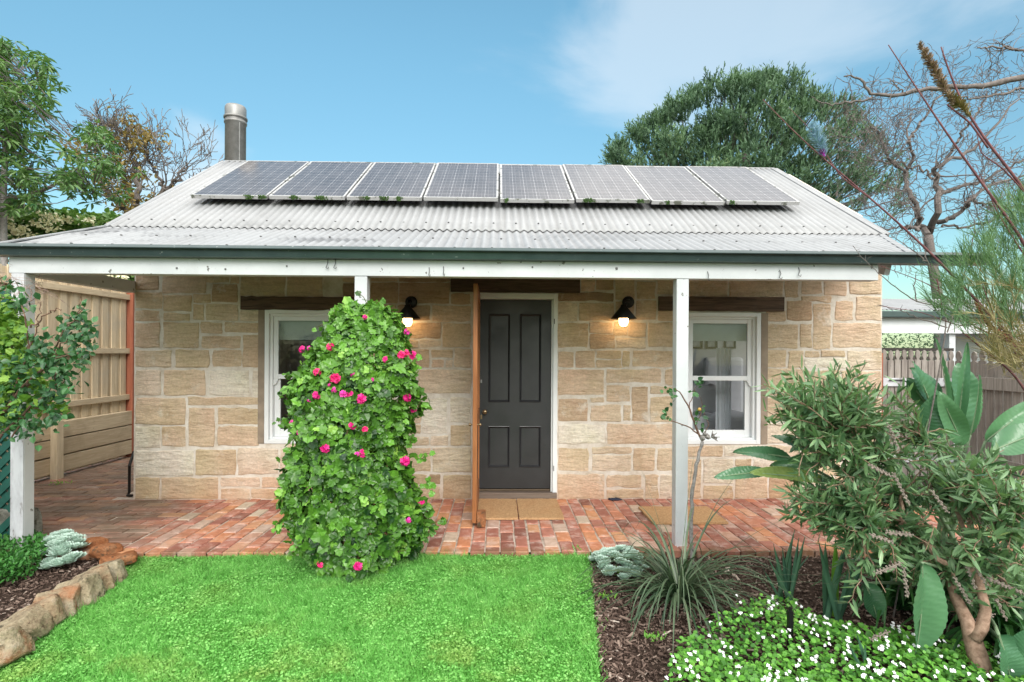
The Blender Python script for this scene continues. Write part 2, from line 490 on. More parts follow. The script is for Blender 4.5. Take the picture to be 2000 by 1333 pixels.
M_FLUE.set(M_FLUE.ramp(M_FLUE.noise(9, 6, .7, vec=_g), [(.3, (.19, .185, .18)), (.7, (.30, .295, .29))]), .5, .45); M_FLUE = M_FLUE.m
M_ALU = NT('panel_frame'); _g = M_ALU.geo()
M_ALU.set(M_ALU.mix(M_ALU.mr(M_ALU.noise(11, 4, .6, vec=_g), .57, .62, 0, .85), (.48, .475, .475), (.09, .10, .065)), .4, .4); M_ALU = M_ALU.m
def coir():
    s = NT('coir_mat'); g = s.geo()
    n = s.noise(60, 5, .8, vec=g)
    c = s.ramp(n, [(.3, (.36, .20, .09)), (.7, (.66, .43, .24))])
    c = s.mix(s.mr(s.noise(5, 4, vec=g), .5, .75, 0, .4), c, (.45, .22, .09))
    s.set(c, .95, spec=.1); s.bump(n, .9, .01); return s.m
M_COIR = coir()
def rockm(name, a, b, c2):
    s = NT(name); g = s.geo()
    c = s.ramp(s.noise(7, 6, .7, vec=g), [(.3, a), (.52, b), (.7, c2)])
    c = s.mix(1, c, s.ramp(s.noise(60, 4, .7, vec=g), [(.3, .7), (.7, 1.2)]), 'MULTIPLY')
    c = s.mix(s.mr(s.noise(16, 5, .7, vec=g), .54, .64, 0, .85), c, (.09, .08, .055))
    c = s.mix(s.math('MULTIPLY', s.mr(s.noise(4, 4, vec=g), .5, .65, 0, .8), s.tint()), c, (.55, .22, .10))
    s.set(c, .93, spec=.12); s.bump(s.noise(16, 8, .75, vec=g), 1.0, .05); return s.m
M_ROCK = rockm('edging_sandstone', (.34, .26, .17), (.50, .41, .28), (.62, .55, .43))
M_TERRA = rockm('terracotta_stone', (.30, .11, .045), (.44, .18, .08), (.50, .26, .14))
M_GREYROCK = rockm('grey_stone', (.20, .19, .165), (.30, .29, .25), (.40, .39, .34))
def cells():
    s = NT('solar_cells'); x = s.sep(s.obj)
    fx = s.math('FRACT', s.math('DIVIDE', s.math('ADD', x[0], -.022), .1275)); fy = s.math('FRACT', s.math('DIVIDE', s.math('ADD', x[1], -.022), .128))
    ax = s.math('ABSOLUTE', s.math('SUBTRACT', fx, .5)); ay = s.math('ABSOLUTE', s.math('SUBTRACT', fy, .5))
    line = s.math('MAXIMUM', s.math('GREATER_THAN', ax, .482), s.math('GREATER_THAN', ay, .482))
    dia = s.math('GREATER_THAN', s.math('ADD', ax, ay), .90)
    bus = s.math('LESS_THAN', s.math('ABSOLUTE', s.math('SUBTRACT', ax, .22)), .010)
    c = s.mix(s.math('MULTIPLY', bus, .35), s.ramp(s.noise(2.5, 3), [(.3, (.034, .026, .028)), (.7, (.060, .046, .047))]), (.5, .5, .52))
    c = s.mix(s.math('MAXIMUM', line, dia), c, (.30, .29, .30))
    dust = s.noise(5, 6, .7)
    c = s.mix(s.mr(dust, .35, .8, .06, .22), c, (.30, .285, .29))
    s.set(c, .22, spec=.5); s.b.inputs["Coat Weight"].default_value = .35; s.b.inputs["Coat Roughness"].default_value = .08
    return s.m
M_CELL = cells()
def glass():
    s = NT('window_glass')
    tr = s.n("ShaderNodeBsdfTransparent"); tr.inputs[0].default_value = (.92, .94, .94, 1)
    gl = s.n("ShaderNodeBsdfGlossy"); gl.inputs[1].default_value = .02
    fr = s.n("ShaderNodeFresnel"); fr.inputs[0].default_value = 1.38
    mx = s.n("ShaderNodeMixShader"); s.l(fr.outputs[0], mx.inputs[0]); s.l(tr.outputs[0], mx.inputs[1]); s.l(gl.outputs[0], mx.inputs[2])
    s.l(mx.outputs[0], s.out.inputs[0]); return s.m
M_GLASS = glass()
M_BLIND = plain('roller_blind', (.42, .45, .46), .9, var=.04)
M_PLASTER = plain('plaster', (.62, .62, .64), .9, var=.03)
M_LINEN = plain('linen', (.72, .71, .75), .95, var=.05)
M_MOSS = plain('moss', (.05, .10, .025), .95, var=.5, scale=40)
M_FRAME = plain('picture_frame_black', (.015, .015, .015), .4)
def bulbm():
    s = NT('lamp_glow'); s.set((1, .9, .7), .3)
    s.put(s.b.inputs["Emission Color"], (1.0, .62, .27)); s.b.inputs["Emission Strength"].default_value = 11.0; return s.m
M_BULB = bulbm()

rng = np.random.default_rng(7)

# ------------------------------------------------------------------ ground
def sheet(x0, x1, y0, y1, z, nx=1, ny=1):
    xs, ys = np.linspace(x0, x1, nx + 1), np.linspace(y0, y1, ny + 1)
    V = np.array([[x, y, z] for y in ys for x in xs])
    F = np.array([[j * (nx + 1) + i, j * (nx + 1) + i + 1, (j + 1) * (nx + 1) + i + 1, (j + 1) * (nx + 1) + i] for j in range(ny) for i in range(nx)])
    return V, F
M_SOIL = soil()
mesh('ground', sheet(-300, 300, -60, 500, -.06), M_SOIL, kind='structure')
lawn_poly = [G(1148, 1080, -.05)[:2], G(1172, 1333, -.05)[:2]]
lx = lawn_poly[0][0]
LA, LB = lawn_poly
def lawn_right(y):   # x of the right lawn edge
    t = (y - LA[1]) / (LB[1] - LA[1]); return LA[0] + (LB[0] - LA[0]) * t
EA, EB = G(285, 1085, -.05)[:2], G(5, 1265, -.05)[:2]
def lawn_left(y):
    t = (y - EA[1]) / (EB[1] - EA[1]); return EA[0] + (EB[0] - EA[0]) * t
YE = 4.325   # front edge of the brick paving
ys = np.linspace(-1.5, YE, 24)
V = np.array([[lawn_left(y) if y > EB[1] - .6 else lawn_left(EB[1] - .6), y, -.045] for y in ys] + [[lawn_right(y), y, -.045] for y in ys])
F = np.array([[i, 24 + i, 25 + i, i + 1] for i in range(23)])
mesh('lawn', (V, F), lawnbase(), kind='structure')

# grass blades
def grass():
    N = 170000
    y = 1.7 + (YE - 1.7 + .03) * rng.random(N) ** .8
    xl = np.array([lawn_left(q) for q in y]); xr = np.array([lawn_right(q) for q in y])
    # only what the view can see, plus a margin
    lo = np.maximum(xl, -(y * 1.0 + .5)); 
    x = lo + (xr - lo) * rng.random(N) + rng.normal(0, .012, N) * np.where(rng.random(N) < .12, 3.5, 1)
    h = rng.gamma(6, .0048, N) * (1 + .35 * np.sin(x * 5 + 2 * np.sin(y * 4)))
    a = rng.random(N) * 2 * np.pi; lean = rng.uniform(.15, 1.1, N)
    D = np.stack([np.cos(a) * lean, np.sin(a) * lean, np.ones(N)], 1)
    R = frames(D, rng, np.stack([np.cos(a + 1.2), np.sin(a + 1.2), .3 * np.ones(N)], 1))
    w = rng.uniform(.0012, .0026, N)
    R = R * np.stack([w, h, h], 1)[:, None, :]
    Vb = np.array([[-1, 0, 0], [1, 0, 0], [.75, .55, .06], [-.75, .55, .06], [0, 1, -.12]])
    loc = np.stack([x, y, np.full(N, -.045)], 1)
    t = np.clip(rng.normal(.5, .25, N), 0, 1)
    W, Q, tq = inst(Vb, np.array([[0, 1, 2, 3]]), R, loc, t)
    _, T3, tt = inst(Vb, np.array([[3, 2, 4]]), R, loc, t)
    # clover-like round leaflets low in the sward
    K = 45000
    y = 1.7 + (YE - 1.7) * rng.random(K) ** .8; xl = np.array([max(lawn_left(q), -(q + .5)) for q in y]); xr = np.array([lawn_right(q) for q in y])
    x = xl + (xr - xl) * rng.random(K)
    a = rng.random(K) * 6.283
    D = np.stack([np.cos(a), np.sin(a), rng.uniform(-.2, .5, K)], 1)
    R2 = frames(D, rng, None, .3) * rng.uniform(.0045, .0095, K)[:, None, None] * rng.uniform(.6, 1.1, K)[:, None, None]
    Vc = np.array([[0, -1, 0], [.8, -.4, .1], [.8, .5, .1], [0, 1, 0], [-.8, .5, .1], [-.8, -.4, .1]])
    W2, F2, t2 = inst(Vc, np.array([[0, 1, 2, 3], [0, 3, 4, 5]]), R2, np.stack([x, y, -.045 + rng.uniform(.01, .028, K)], 1), np.clip(rng.normal(.55, .25, K), 0, 1))
    mesh('grass', [(W, Q, tq), (W, T3, tt), (W2, F2, t2)], grassmat(), kind='stuff', label='bright green short grass of the lawn before the brick paving')
grass()

# brick paving ------------------------------------------------------
def paving():
    parts = []
    def brk(x0, x1, y0, y1, t):
        j = rng.normal(0, .003, 8); dz = rng.normal(0, .0022); c = .006
        x0 += j[0]; x1 += j[1]; y0 += j[2]; y1 += j[3]
        tx, ty = rng.normal(0, .004, 2)
        zz = lambda x, y: dz + tx * (x - x0) + ty * (y - y0)
        o = [(x0, y0), (x1, y0), (x1, y1), (x0, y1)]
        i = [(x0 + c, y0 + c), (x1 - c, y0 + c), (x1 - c, y1 - c), (x0 + c, y1 - c)]
        Vv = [(*p, -.055) for p in o] + [(*p, -.006 + zz(*p)) for p in o] + [(*p, zz(*p)) for p in i]
        Ff = [[8, 9, 10, 11]] + [[k, (k + 1) % 4, 4 + (k + 1) % 4, 4 + k] for k in range(4)] + [[4 + k, 4 + (k + 1) % 4, 8 + (k + 1) % 4, 8 + k] for k in range(4)]
        parts.append((np.array(Vv), np.array(Ff), t))
    W, L, g = .107, .226, .012
    x = -2.95; c = 0
    while x < 4.35:
        y = YE + (0 if c % 2 else -(L + g) / 2)
        while y < 6.0:
            y0, y1 = max(y, YE), min(y + L, 6.02)
            if y1 - y0 > .05: brk(x, x + W, y0, y1, float(rng.beta(1.3, 1.3)))
            y += L + g
        x += W + g; c += 1
    # side path: bricks laid across
    y = YE; c = 0
    while y < 9.3:
        x = -2.96 - (0 if c % 2 else (L + g) / 2)
        x1 = -2.96
        xs = [x1]
        while xs[-1] > -5.7:
            xs.append(xs[-1] - ((L + g) / 2 if (len(xs) == 1 and c % 2) else L + g))
        for a, b in zip(xs[1:], xs[:-1]):
            if y > 5.8 and b > -3.85: continue
            if b < -3.6 - (y - 4.3) * 3 : continue
            brk(a, b - g, y, y + W, float(np.clip(rng.beta(2, 3), 0, 1)))
        y += W + g; c += 1
    parts_ = parts
    mesh('paving', parts_, M_BRICK, kind='structure')
    Vj = [sheet(-3.0, 4.4, YE + .006, 6.1, -.009), sheet(-5.9, -3.0, YE + .006, 9.4, -.0094)]
    mesh('paving_bed', Vj, M_JOINT, kind='structure')
paving()

# mulch beds --------------------------------------------------------
def mulch():
    N = 30000
    # right bed
    n1 = 21500
    y1 = rng.uniform(2.0, YE, n1); x1 = np.array([lawn_right(q) for q in y1]) + .015 + (rng.random(n1) ** 1.4) * 3.4
    n2 = N - n1
    y2 = rng.uniform(2.4, 4.5, n2); x2 = np.array([lawn_left(q) for q in y2]) - .25 - rng.random(n2) * 1.8
    x = np.r_[x1, x2]; y = np.r_[y1, y2]
    a = rng.random(N) * 6.283
    D = np.stack([np.cos(a), np.sin(a), rng.normal(0, .28, N)], 1)
    R = frames(D, rng, None, .5)
    L = rng.gamma(2.6, .0052, N) + .004; L[rng.random(N) < .010] *= 3.2
    w = L * rng.uniform(.14, .45, N) * .5; th = rng.uniform(.0015, .004, N)
    R = R * np.stack([np.minimum(w, .010), L, th], 1)[:, None, :]
    Vb, Fb = box(-1, 1, -.5, .5, -1, 1)
    Vb[:, 0] *= np.where(Vb[:, 1] > 0, .6, 1)
    t = np.clip(rng.beta(1.6, 3.2, N) + (L > .035) * .2, 0, 1)
    W, F, tt = inst(Vb, Fb, R, np.stack([x, y, -.058 + rng.uniform(.0, .022, N)], 1), t)
    mesh('mulch', (W, F, tt), chips(), kind='stuff', label='dark wood chip mulch of the planting beds')
mulch()

# ------------------------------------------------------------------ the cottage
WY = 5.87
WX0, WX1 = at(262, 750, WY)[0], at(1722, 750, WY)[0]
cottage = empty('stone_cottage', ((WX0 + WX1) / 2, WY, 0), 'old sandstone cottage with white corrugated roof and brick paved verandah', 'house')
def pw(u, v): p = at(u, v, WY); return p[0], p[2]
wl = (pw(517, 750)[0], pw(667, 750)[0]); wr = (pw(1334, 750)[0], pw(1485, 750)[0])
WZ0, WZ1 = .585, 1.995
dl, dr, DZ = pw(933, 800)[0] - .01, pw(1088, 800)[0], 2.185
holes = [(wl[0], wl[1], WZ0, WZ1), (wr[0], wr[1], WZ0, WZ1), (dl, dr, 0.02, DZ)]
def holed(x0, x1, z0, z1, y, hs, depth):
    xs = sorted({x0, x1, *[q for h in hs for q in h[:2]]}); zs = sorted({z0, z1, *[q for h in hs for q in h[2:]]})
    parts = []
    for i in range(len(xs) - 1):
        for j in range(len(zs) - 1):
            cx, cz = (xs[i] + xs[i + 1]) / 2, (zs[j] + zs[j + 1]) / 2
            if any(h[0] < cx < h[1] and h[2] < cz < h[3] for h in hs): continue
            a, b, c, d = xs[i], xs[i + 1], zs[j], zs[j + 1]
            parts.append((np.array([[a, y, c], [b, y, c], [b, y, d], [a, y, d]]), np.array([[0, 1, 2, 3]])))
            parts.append((np.array([[a, y + depth, c], [b, y + depth, c], [b, y + depth, d], [a, y + depth, d]]), np.array([[3, 2, 1, 0]])))
    for a, b, c, d in hs + [(x1, x0, z0, z1)]:
        for p, q in (((a, c), (b, c)), ((b, c), (b, d)), ((b, d), (a, d)), ((a, d), (a, c))):
            parts.append((np.array([[p[0], y, p[1]], [q[0], y, q[1]], [q[0], y + depth, q[1]], [p[0], y + depth, p[1]]]), np.array([[3, 2, 1, 0]])))
    return parts
WT = .32
wall = mesh('wall', holed(WX0, WX1, -.05, 2.72, WY, holes, WT), M_MORTAR, cottage)

# every stone of the front wall: rectangles measured on the photograph
TA = (250, 530, .3452); TB = (690, 530, .3453); TC = (1080, 530, .3453); TD = (1330, 530, .3451)
SA = [(42,-60,175,105),(195,-60,440,122),(440,-60,575,62),(580,-60,628,70),(475,75,620,175),(636,-60,890,142),(900,-60,1100,142),(42,118,195,210),(200,135,360,228),(42,222,180,280),(205,238,350,280),(372,130,468,178),(370,186,430,278),(440,186,622,278),(634,222,742,280),(42,292,180,432),(200,292,402,432),(415,292,532,352),(548,292,742,346),(418,368,636,432),(650,360,742,545),(42,448,248,542),(268,446,458,546),(480,446,642,542),(42,560,186,702),(204,560,442,702),(462,560,688,700),(706,560,742,700),(42,718,324,866),(338,714,742,756),(345,774,490,992),(508,774,742,866),(508,880,742,985),(42,880,184,1000),(194,880,328,992),(42,1014,370,1156),(384,1010,612,1152),(624,1005,850,1150),(862,1005,1010,1150),(42,1168,176,1302),(188,1168,512,1302),(526,1166,745,1218),(526,1232,690,1302),(702,1232,900,1302),(760,1166,905,1222),(918,1166,1100,1300)]
SB = [(100,-60,250,58),(258,-60,550,58),(100,68,250,180),(260,68,545,180),(555,130,665,188),(446,196,665,284),(250,196,436,280),(100,190,240,280),(-60,-60,88,60),(-60,70,88,190),(-60,200,88,290),(250,292,495,380),(505,296,665,430),(375,390,498,430),(250,390,366,430),(100,292,240,430),(-60,300,90,430),(250,445,430,545),(442,444,562,494),(444,502,512,545),(522,502,562,545),(574,440,665,545),(370,562,665,690),(100,562,358,690),(-60,445,240,545),(-60,562,90,690),(250,720,380,858),(392,720,530,920),(550,716,665,856),(550,870,665,986),(322,870,382,920),(322,934,428,986),(440,932,536,986),(250,870,312,986),(100,720,240,860),(-60,720,90,860),(-60,872,240,986),(200,1000,436,1132),(448,1000,665,1134),(430,1150,492,1206),(380,1220,492,1300),(504,1154,665,1300),(200,1150,418,1206),(200,1220,370,1300),(-60,1000,190,1132),(-60,1150,190,1300)]
SC = [(160,-60,235,112),(242,-60,345,106),(354,-60,465,162),(474,60,580,156),(474,-60,580,50),(590,-60,680,130),(30,124,345,170),(30,182,138,285),(148,182,345,280),(354,172,460,278),(470,166,584,276),(596,222,690,280),(30,298,198,430),(206,290,335,350),(208,358,350,438),(345,290,418,366),(426,292,526,368),(356,380,526,436),(540,292,690,428),(30,456,118,545),(128,452,236,545),(246,450,386,494),(246,502,386,545),(394,452,436,545),(448,452,690,542),(30,560,290,698),(302,556,612,632),(636,556,690,640),(302,646,434,736),(446,656,536,850),(550,652,690,694),(550,712,690,850),(30,722,196,848),(212,756,386,850),(398,756,440,846),(212,712,290,742),(30,868,295,976),(308,868,690,978),(30,1000,200,1130),(222,996,442,1030),(222,1042,442,1130),(456,1000,576,1130),(590,1000,690,1130),(30,1150,290,1300),(304,1152,500,1222),(304,1236,510,1298),(520,1150,600,1300),(606,1150,690,1300)]
SD = [(10,-60,265,146),(274,-60,575,150),(590,-60,668,152),(684,-60,798,126),(810,-60,936,140),(952,-60,1132,130),(600,170,738,276),(748,186,848,440),(680,142,850,176),(872,172,974,276),(990,144,1132,280),(482,226,590,280),(482,300,662,436),(676,300,740,432),(862,296,1132,430),(482,446,596,546),(606,450,692,546),(700,450,782,488),(792,450,928,486),(700,496,934,548),(942,454,1132,556),(482,552,700,702),(712,562,900,702),(908,568,1132,702),(482,716,620,850),(632,716,820,850),(832,716,1000,850),(1012,716,1132,850),(482,866,660,972),(672,866,880,972),(892,866,1132,972),(10,990,232,1046),(245,990,470,1046),(482,990,665,1046),(676,986,860,1046),(872,986,1132,1046),(125,1064,294,1200),(308,1062,398,1104),(410,1062,520,1150),(305,1162,490,1292),(532,1062,700,1150),(712,1062,900,1150),(912,1062,1132,1150),(30,1064,114,1290),(125,1212,295,1290),(500,1164,640,1292),(652,1164,860,1292),(872,1164,1132,1292)]
def stones():
    parts = []
    todo = []
    for (ox, oy, k), lst in ((TA, SA), (TB, SB), (TC, SC), (TD, SD)):
        for u0, v0, u1, v1 in lst:
            a = pw(ox + u0 * k, oy + v1 * k); b = pw(ox + u1 * k, oy + v0 * k)
            todo.append([a[0], b[0], max(a[1], .004), min(b[1], 2.70)])
    # under the left window, hidden behind the ivy
    for px0, px1, py0, py1 in ((562, 640, 870, 905), (648, 720, 870, 930), (728, 760, 870, 930), (600, 645, 912, 975), (652, 712, 940, 975)):
        a = pw(px0, py1); b = pw(px1, py0); todo.append([a[0], b[0], a[1], b[1]])
    hs = holes
    for x0, x1, z0, z1 in todo:
        x0 = max(x0, WX0 + .004); x1 = min(x1, WX1 - .004)
        for h in hs:   # keep clear of the openings
            if x1 > h[0] and x0 < h[1] and z1 > h[2] and z0 < h[3]:
                ox = min(x1, h[1]) - max(x0, h[0]); oz = min(z1, h[3]) - max(z0, h[2])
                if ox < oz:
                    if (x0 + x1) / 2 < (h[0] + h[1]) / 2: x1 = h[0] - .004
                    else: x0 = h[1] + .004
                else:
                    if (z0 + z1) / 2 < (h[2] + h[3]) / 2: z1 = h[2] - .006
                    else: z0 = h[3] + .006
        if x1 - x0 < .04 or z1 - z0 < .03: continue
        e_ = rng.uniform(.001, .005); x0 -= e_; x1 += e_; z0 -= e_; z1 += e_
        w, hh = x1 - x0, z1 - z0
        n = 10; m = max(5, int(hh / .04)); n = max(5, int(w / .04))
        P = [(x0 + w * i / n, z0) for i in range(n)] + [(x1, z0 + hh * i / m) for i in range(m)] + [(x1 - w * i / n, z1) for i in range(n)] + [(x0, z1 - hh * i / m) for i in range(m)]
        P = np.array(P); c = np.array([(x0 + x1) / 2, (z0 + z1) / 2])
        # round the corners and roughen the edge
        d = (P - c) / np.array([w / 2, hh / 2])
        corner = np.clip(np.abs(d[:, 0]) + np.abs(d[:, 1]) - 1.90, 0, 1) * .05
        jit = np.convolve(np.r_[rng.normal(0, 1, len(P)), [0, 0]], [.3, .4, .3], 'same')[:len(P)] * .0075
        nrm = (P - c) / (np.linalg.norm(P - c, axis=1)[:, None] + 1e-6)
        ax = np.where(np.abs(d[:, :1]) > np.abs(d[:, 1:2]), np.stack([np.sign(d[:, 0]), 0 * d[:, 0]], 1), np.stack([0 * d[:, 0], np.sign(d[:, 1])], 1))
        O = P - nrm * corner[:, None] + ax * jit[:, None] - ax * .0005
        k = len(P); pr = rng.uniform(.003, .010)
        t1, t2 = rng.normal(0, .010, 2)
        def ring(inset, dep):
            Q = O - ax * inset - nrm * inset * .15
            return np.stack([Q[:, 0], np.full(k, WY + .004 - dep) + (t1 * (Q[:, 0] - c[0]) / w + t2 * (Q[:, 1] - c[1]) / hh) * .25 * (dep > .004), Q[:, 1]], 1)
        V = np.concatenate([ring(0, 0), ring(.003, .004 + pr * .6), ring(.010, .004 + pr), [[c[0], WY - pr - .001, c[1]]]])
        F = [[r * k + i, r * k + (i + 1) % k, (r + 1) * k + (i + 1) % k, (r + 1) * k + i] for r in range(2) for i in range(k)]
        T = [[2 * k + i, 2 * k + (i + 1) % k, 3 * k] for i in range(k)]
        # quoins and stones near the eave are browner, those low down paler: partly own tone, partly eave shade put into the colour
        hmix = (z0 + z1) / 2
        t = float(np.clip(rng.normal(.56 - .12 * (hmix > 1.9) + .08 * (hmix < 1.3), .21), 0, 1))
        parts += [(V, np.array(F), t), (V, np.array(T), t)]
    mesh('stonework', parts, M_STONE, cottage)
stones()
# gable and back walls
RX0, RX1 = -3.80, 3.90
def roofz(y): return -.65 + .62 * y
RY, RZ = 7.78, roofz(7.78)
BY = 2 * RY - WY
def gable(x, y0, y1, d):
    P = [(y0, -.05), (y1, -.05), (y1, 2.7), (min(y1, BY), 2.85), (RY, RZ - .06), (WY + WT, roofz(WY + WT) - .06), (y0, 2.7)]
    V = np.array([[x, a, b] for a, b in P] + [[x + d, a, b] for a, b in P]); n = len(P)
    return [(V, np.array([list(range(n))])), (V, np.array([list(range(2 * n - 1, n - 1, -1))])), (V, np.array([[i, n + i, n + (i + 1) % n, (i + 1) % n] for i in range(n)]))]
def gable2(x, y0, y1, d, hole):
    lower = []
    for V, F in holed(y0, y1, -.05, 2.69, 0, [hole], d): lower.append((np.stack([x + V[:, 1], V[:, 0], V[:, 2]], 1), F[:, ::-1]))
    P = [(y0, 2.692), (y1, 2.692), (y1 - .05, 2.70), (RY, RZ - .06), (WY + WT, roofz(WY + WT) - .06)]
    V = np.array([[x, a, b] for a, b in P] + [[x + d, a, b] for a, b in P]); n = len(P)
    return lower + [(V, np.array([list(range(n))])), (V, np.array([list(range(2 * n - 1, n - 1, -1))])), (V, np.array([[i, n + i, n + (i + 1) % n, (i + 1) % n] for i in range(n)]))]
mesh('gable_wall', gable2(WX0 + .003, WY + WT, BY, .3, (7.0, 8.8, .8, 2.2)), M_MORTAR, cottage)  # unseen opening, added to let daylight into the left room
mesh('gable_wall', gable2(WX1 - .303, WY + WT, BY, .3, (6.5, 8.0, .4, 2.45)), M_MORTAR, cottage)  # unseen opening, added to let daylight into the bedroom
mesh('rear_wall', box(WX0 + .3, WX1 - .3, BY - .3, BY, -.05, 2.7), M_PLASTER, cottage)
fl = mesh('floor', sheet(WX0 + .3, WX1 - .3, WY + .02, BY, .085), plain('floor_boards', (.30, .22, .15), .5), cottage)
mesh('interior_wall', [box(-.55, -.45, WY + WT, BY - .3, .09, 2.62), box(.72, .80, WY + WT, BY - .3, .09, 2.62)], M_PLASTER, cottage)
mesh('interior_ceiling', sheet(WX0 + .3, WX1 - .3, WY + WT, BY - .3, 2.62), M_PLASTER, cottage)

# roof sheets -------------------------------------------------------
def corrug(xa, xb, rows, amp=.0105, pitch=.076, seams=True):
    """rows: list of (y, z, xl, xr) from eave to ridge; wave runs along x"""
    per = 8; n = int((xb - xa) / pitch * per)
    xs = np.linspace(xa, xb, n + 1)
    V = []; 
    for y, z, l, r in rows:
        x = l + (xs - xa) / (xb - xa) * (r - l)
        ph = (np.clip(xs, l, r)) / pitch * 2 * np.pi
        zz = z + amp * np.sin(xs / pitch * 2 * np.pi)
        V.append(np.stack([xs, np.full(n + 1, y), zz], 1))
    V = np.concatenate(V)
    F = []
    for j in range(len(rows) - 1):
        for i in range(n):
            xm = (xs[i] + xs[i + 1]) / 2
            l = (rows[j][2] + rows[j + 1][2]) / 2; r = (rows[j][3] + rows[j + 1][3]) / 2
            if xm < l or xm > r: continue
            F.append([j * (n + 1) + i, j * (n + 1) + i + 1, (j + 1) * (n + 1) + i + 1, (j + 1) * (n + 1) + i])
    return V, np.array(F)
BKY = 5.50; BKZ = roofz(BKY)
EY, EZ = 4.38, BKZ - .365 * (BKY - 4.38)
main_rows = [(y, roofz(y) + .020, RX0, RX1) for y in np.linspace(BKY - .03, RY, 8)]
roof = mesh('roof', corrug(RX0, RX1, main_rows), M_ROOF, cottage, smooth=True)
roof.modifiers.new('thickness', 'SOLIDIFY').thickness = .0012
vr = []
for k, y in enumerate(np.linspace(EY, BKY + .10, 29)):
    f = min(1, (y - EY) / (BKY - EY))
    vr.append((y, EZ + .365 * (y - EY), -3.98 + f * .14, 3.34 + f * .54))
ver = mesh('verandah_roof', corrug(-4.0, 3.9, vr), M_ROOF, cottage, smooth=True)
ver.modifiers.new('thickness', 'SOLIDIFY').thickness = .0012
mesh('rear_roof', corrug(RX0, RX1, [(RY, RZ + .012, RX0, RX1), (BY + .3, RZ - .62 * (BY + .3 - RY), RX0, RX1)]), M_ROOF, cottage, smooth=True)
# ridge capping and barge flashing
mesh('ridge_cap', tube([(RX0 - .01, RY, RZ + .016), (RX1 + .01, RY, RZ + .016)], .014, 10), M_ROOF, cottage)
for x in (RX0 - .012, RX1 + .012):
    pts = [(x, BKY, BKZ + .018), (x, RY, RZ + .018)]
    mesh('barge_flashing', [bar(pts[0], pts[1], .09, .012, (0, -.53, .85)), bar((x, BKY, BKZ - .06), (x, RY, RZ - .06), .022, .15, (0, -.53, .85))], M_ROOF, cottage)
mesh('barge_flashing', [bar((-3.97, EY, EZ + .016), (-3.84, BKY, BKZ + .012), .07, .010)], M_ROOF, cottage)
mesh('barge_flashing', [bar((3.34, EY, EZ + .014), (3.86, BKY, BKZ + .010), .05, .008)], M_ROOF, cottage)
# roofing screws in rows, part of the sheets
def screws():
    Vs, Fs = sphere((0, 0, 0), .011, 8, 4, (1, 1, .6)); P = []
    for y, dx, step in ((5.62, 0, .228), (4.95, .1, .304), (4.50, .03, .304)):
        for x in np.arange(-3.7 + dx, 3.75, step):
            z = roofz(y) + .022 if y > BKY else EZ + .365 * (y - EY)
            if y < BKY and x > 3.2 + .5 * (y - EY): continue
            xx = round(x / .076 - .25) * .076 + .019
            P.append((xx, y + rng.normal(0, .008), z + .013))
    o = mesh('screw', (Vs, Fs), M_SCREW, roof, local=True)
    for i, q in enumerate(P):
        if i: o = o.copy(); link(o); o.parent = roof
        o.location = np.array(q) - ORI[roof.name]
screws()
# rafters and lining under the verandah roof
mesh('verandah_lining', [(np.array([[-3.85, EY + .14, EZ - .03], [3.25, EY + .14, EZ - .03], [3.8, BKY + .3, BKZ + .06], [-3.8, BKY + .3, BKZ + .06]]), np.array([[0, 3, 2, 1]]))], plain('lining', (.55, .54, .52), .9), cottage)
for x in np.arange(-3.6, 3.3, .62):
    mesh('rafter', bar((x, EY + .12, EZ - .09), (x, WY, EZ - .09 + .365 * (WY - EY - .12)), .045, .10), M_OLDWHITE, cottage)

# gutter, fascia, beam ---------------------------------------------
GX0, GX1 = -4.35, at(1935, 500, 4.35)[0]
prof = [(.075, .000), (.075, -.055), (.060, -.088), (.02, -.095), (-.030, -.090), (-.040, -.060), (-.048, -.030), (-.070, -.022), (-.078, -.020), (-.079, -.014), (-.060, .012), (-.052, .012), (-.060, .000), (-.040, -.028), (-.028, -.075), (.068, -.078), (.068, .0)]
prof = [(a, b * .80 if b < 0 else b) for a, b in prof]
gz = at(900, 486, 4.33)[2] - .006
V = np.array([[x, 4.375 + a, gz + b] for x in (GX0, GX1) for a, b in prof]); n = len(prof)
gut = mesh('gutter', [(V, np.array([[i, (i + 1) % n, n + (i + 1) % n, n + i] for i in range(n)])), (V, np.array([list(range(n))[::-1]])), (V, np.array([list(range(n, 2 * n))]))], M_GUT, cottage)
BZ = 2.158
xo = at(43, 850, 4.46)[0] - .05
mesh('fascia', box(-3.66, 3.08, 4.424, 4.444, BZ + .105, gz - .055), M_MOSSY, cottage)
mesh('beam', box(xo - .02, 3.08, 4.415, 4.515, BZ, BZ + .128), M_WHITE, cottage, bevel=.003)
mesh('gutter_board', box(GX0 + .02, GX1 - .02, 4.455, 4.475, gz - .07, gz - .005), M_OLDWHITE, cottage)
def vpost(px, z0=-.04):
    x = at(px, 850, 4.46)[0]
    return mesh('post', box(x - .05, x + .05, 4.42, 4.52, z0, BZ - .001), M_WHITE, cottage, bevel=.006)
pl_ = vpost(43); vpost(705.5); vpost(1329)
mesh('post_face', box(xo + .001, xo + .099, 4.414, 4.4195, -.03, BZ - .002), M_OLDWHITE, pl_, label='grey peeling front face of the left verandah post')
mesh('side_beam', box(-3.88, -3.79, 4.53, WY, BZ, BZ + .12), M_WHITE, cottage)
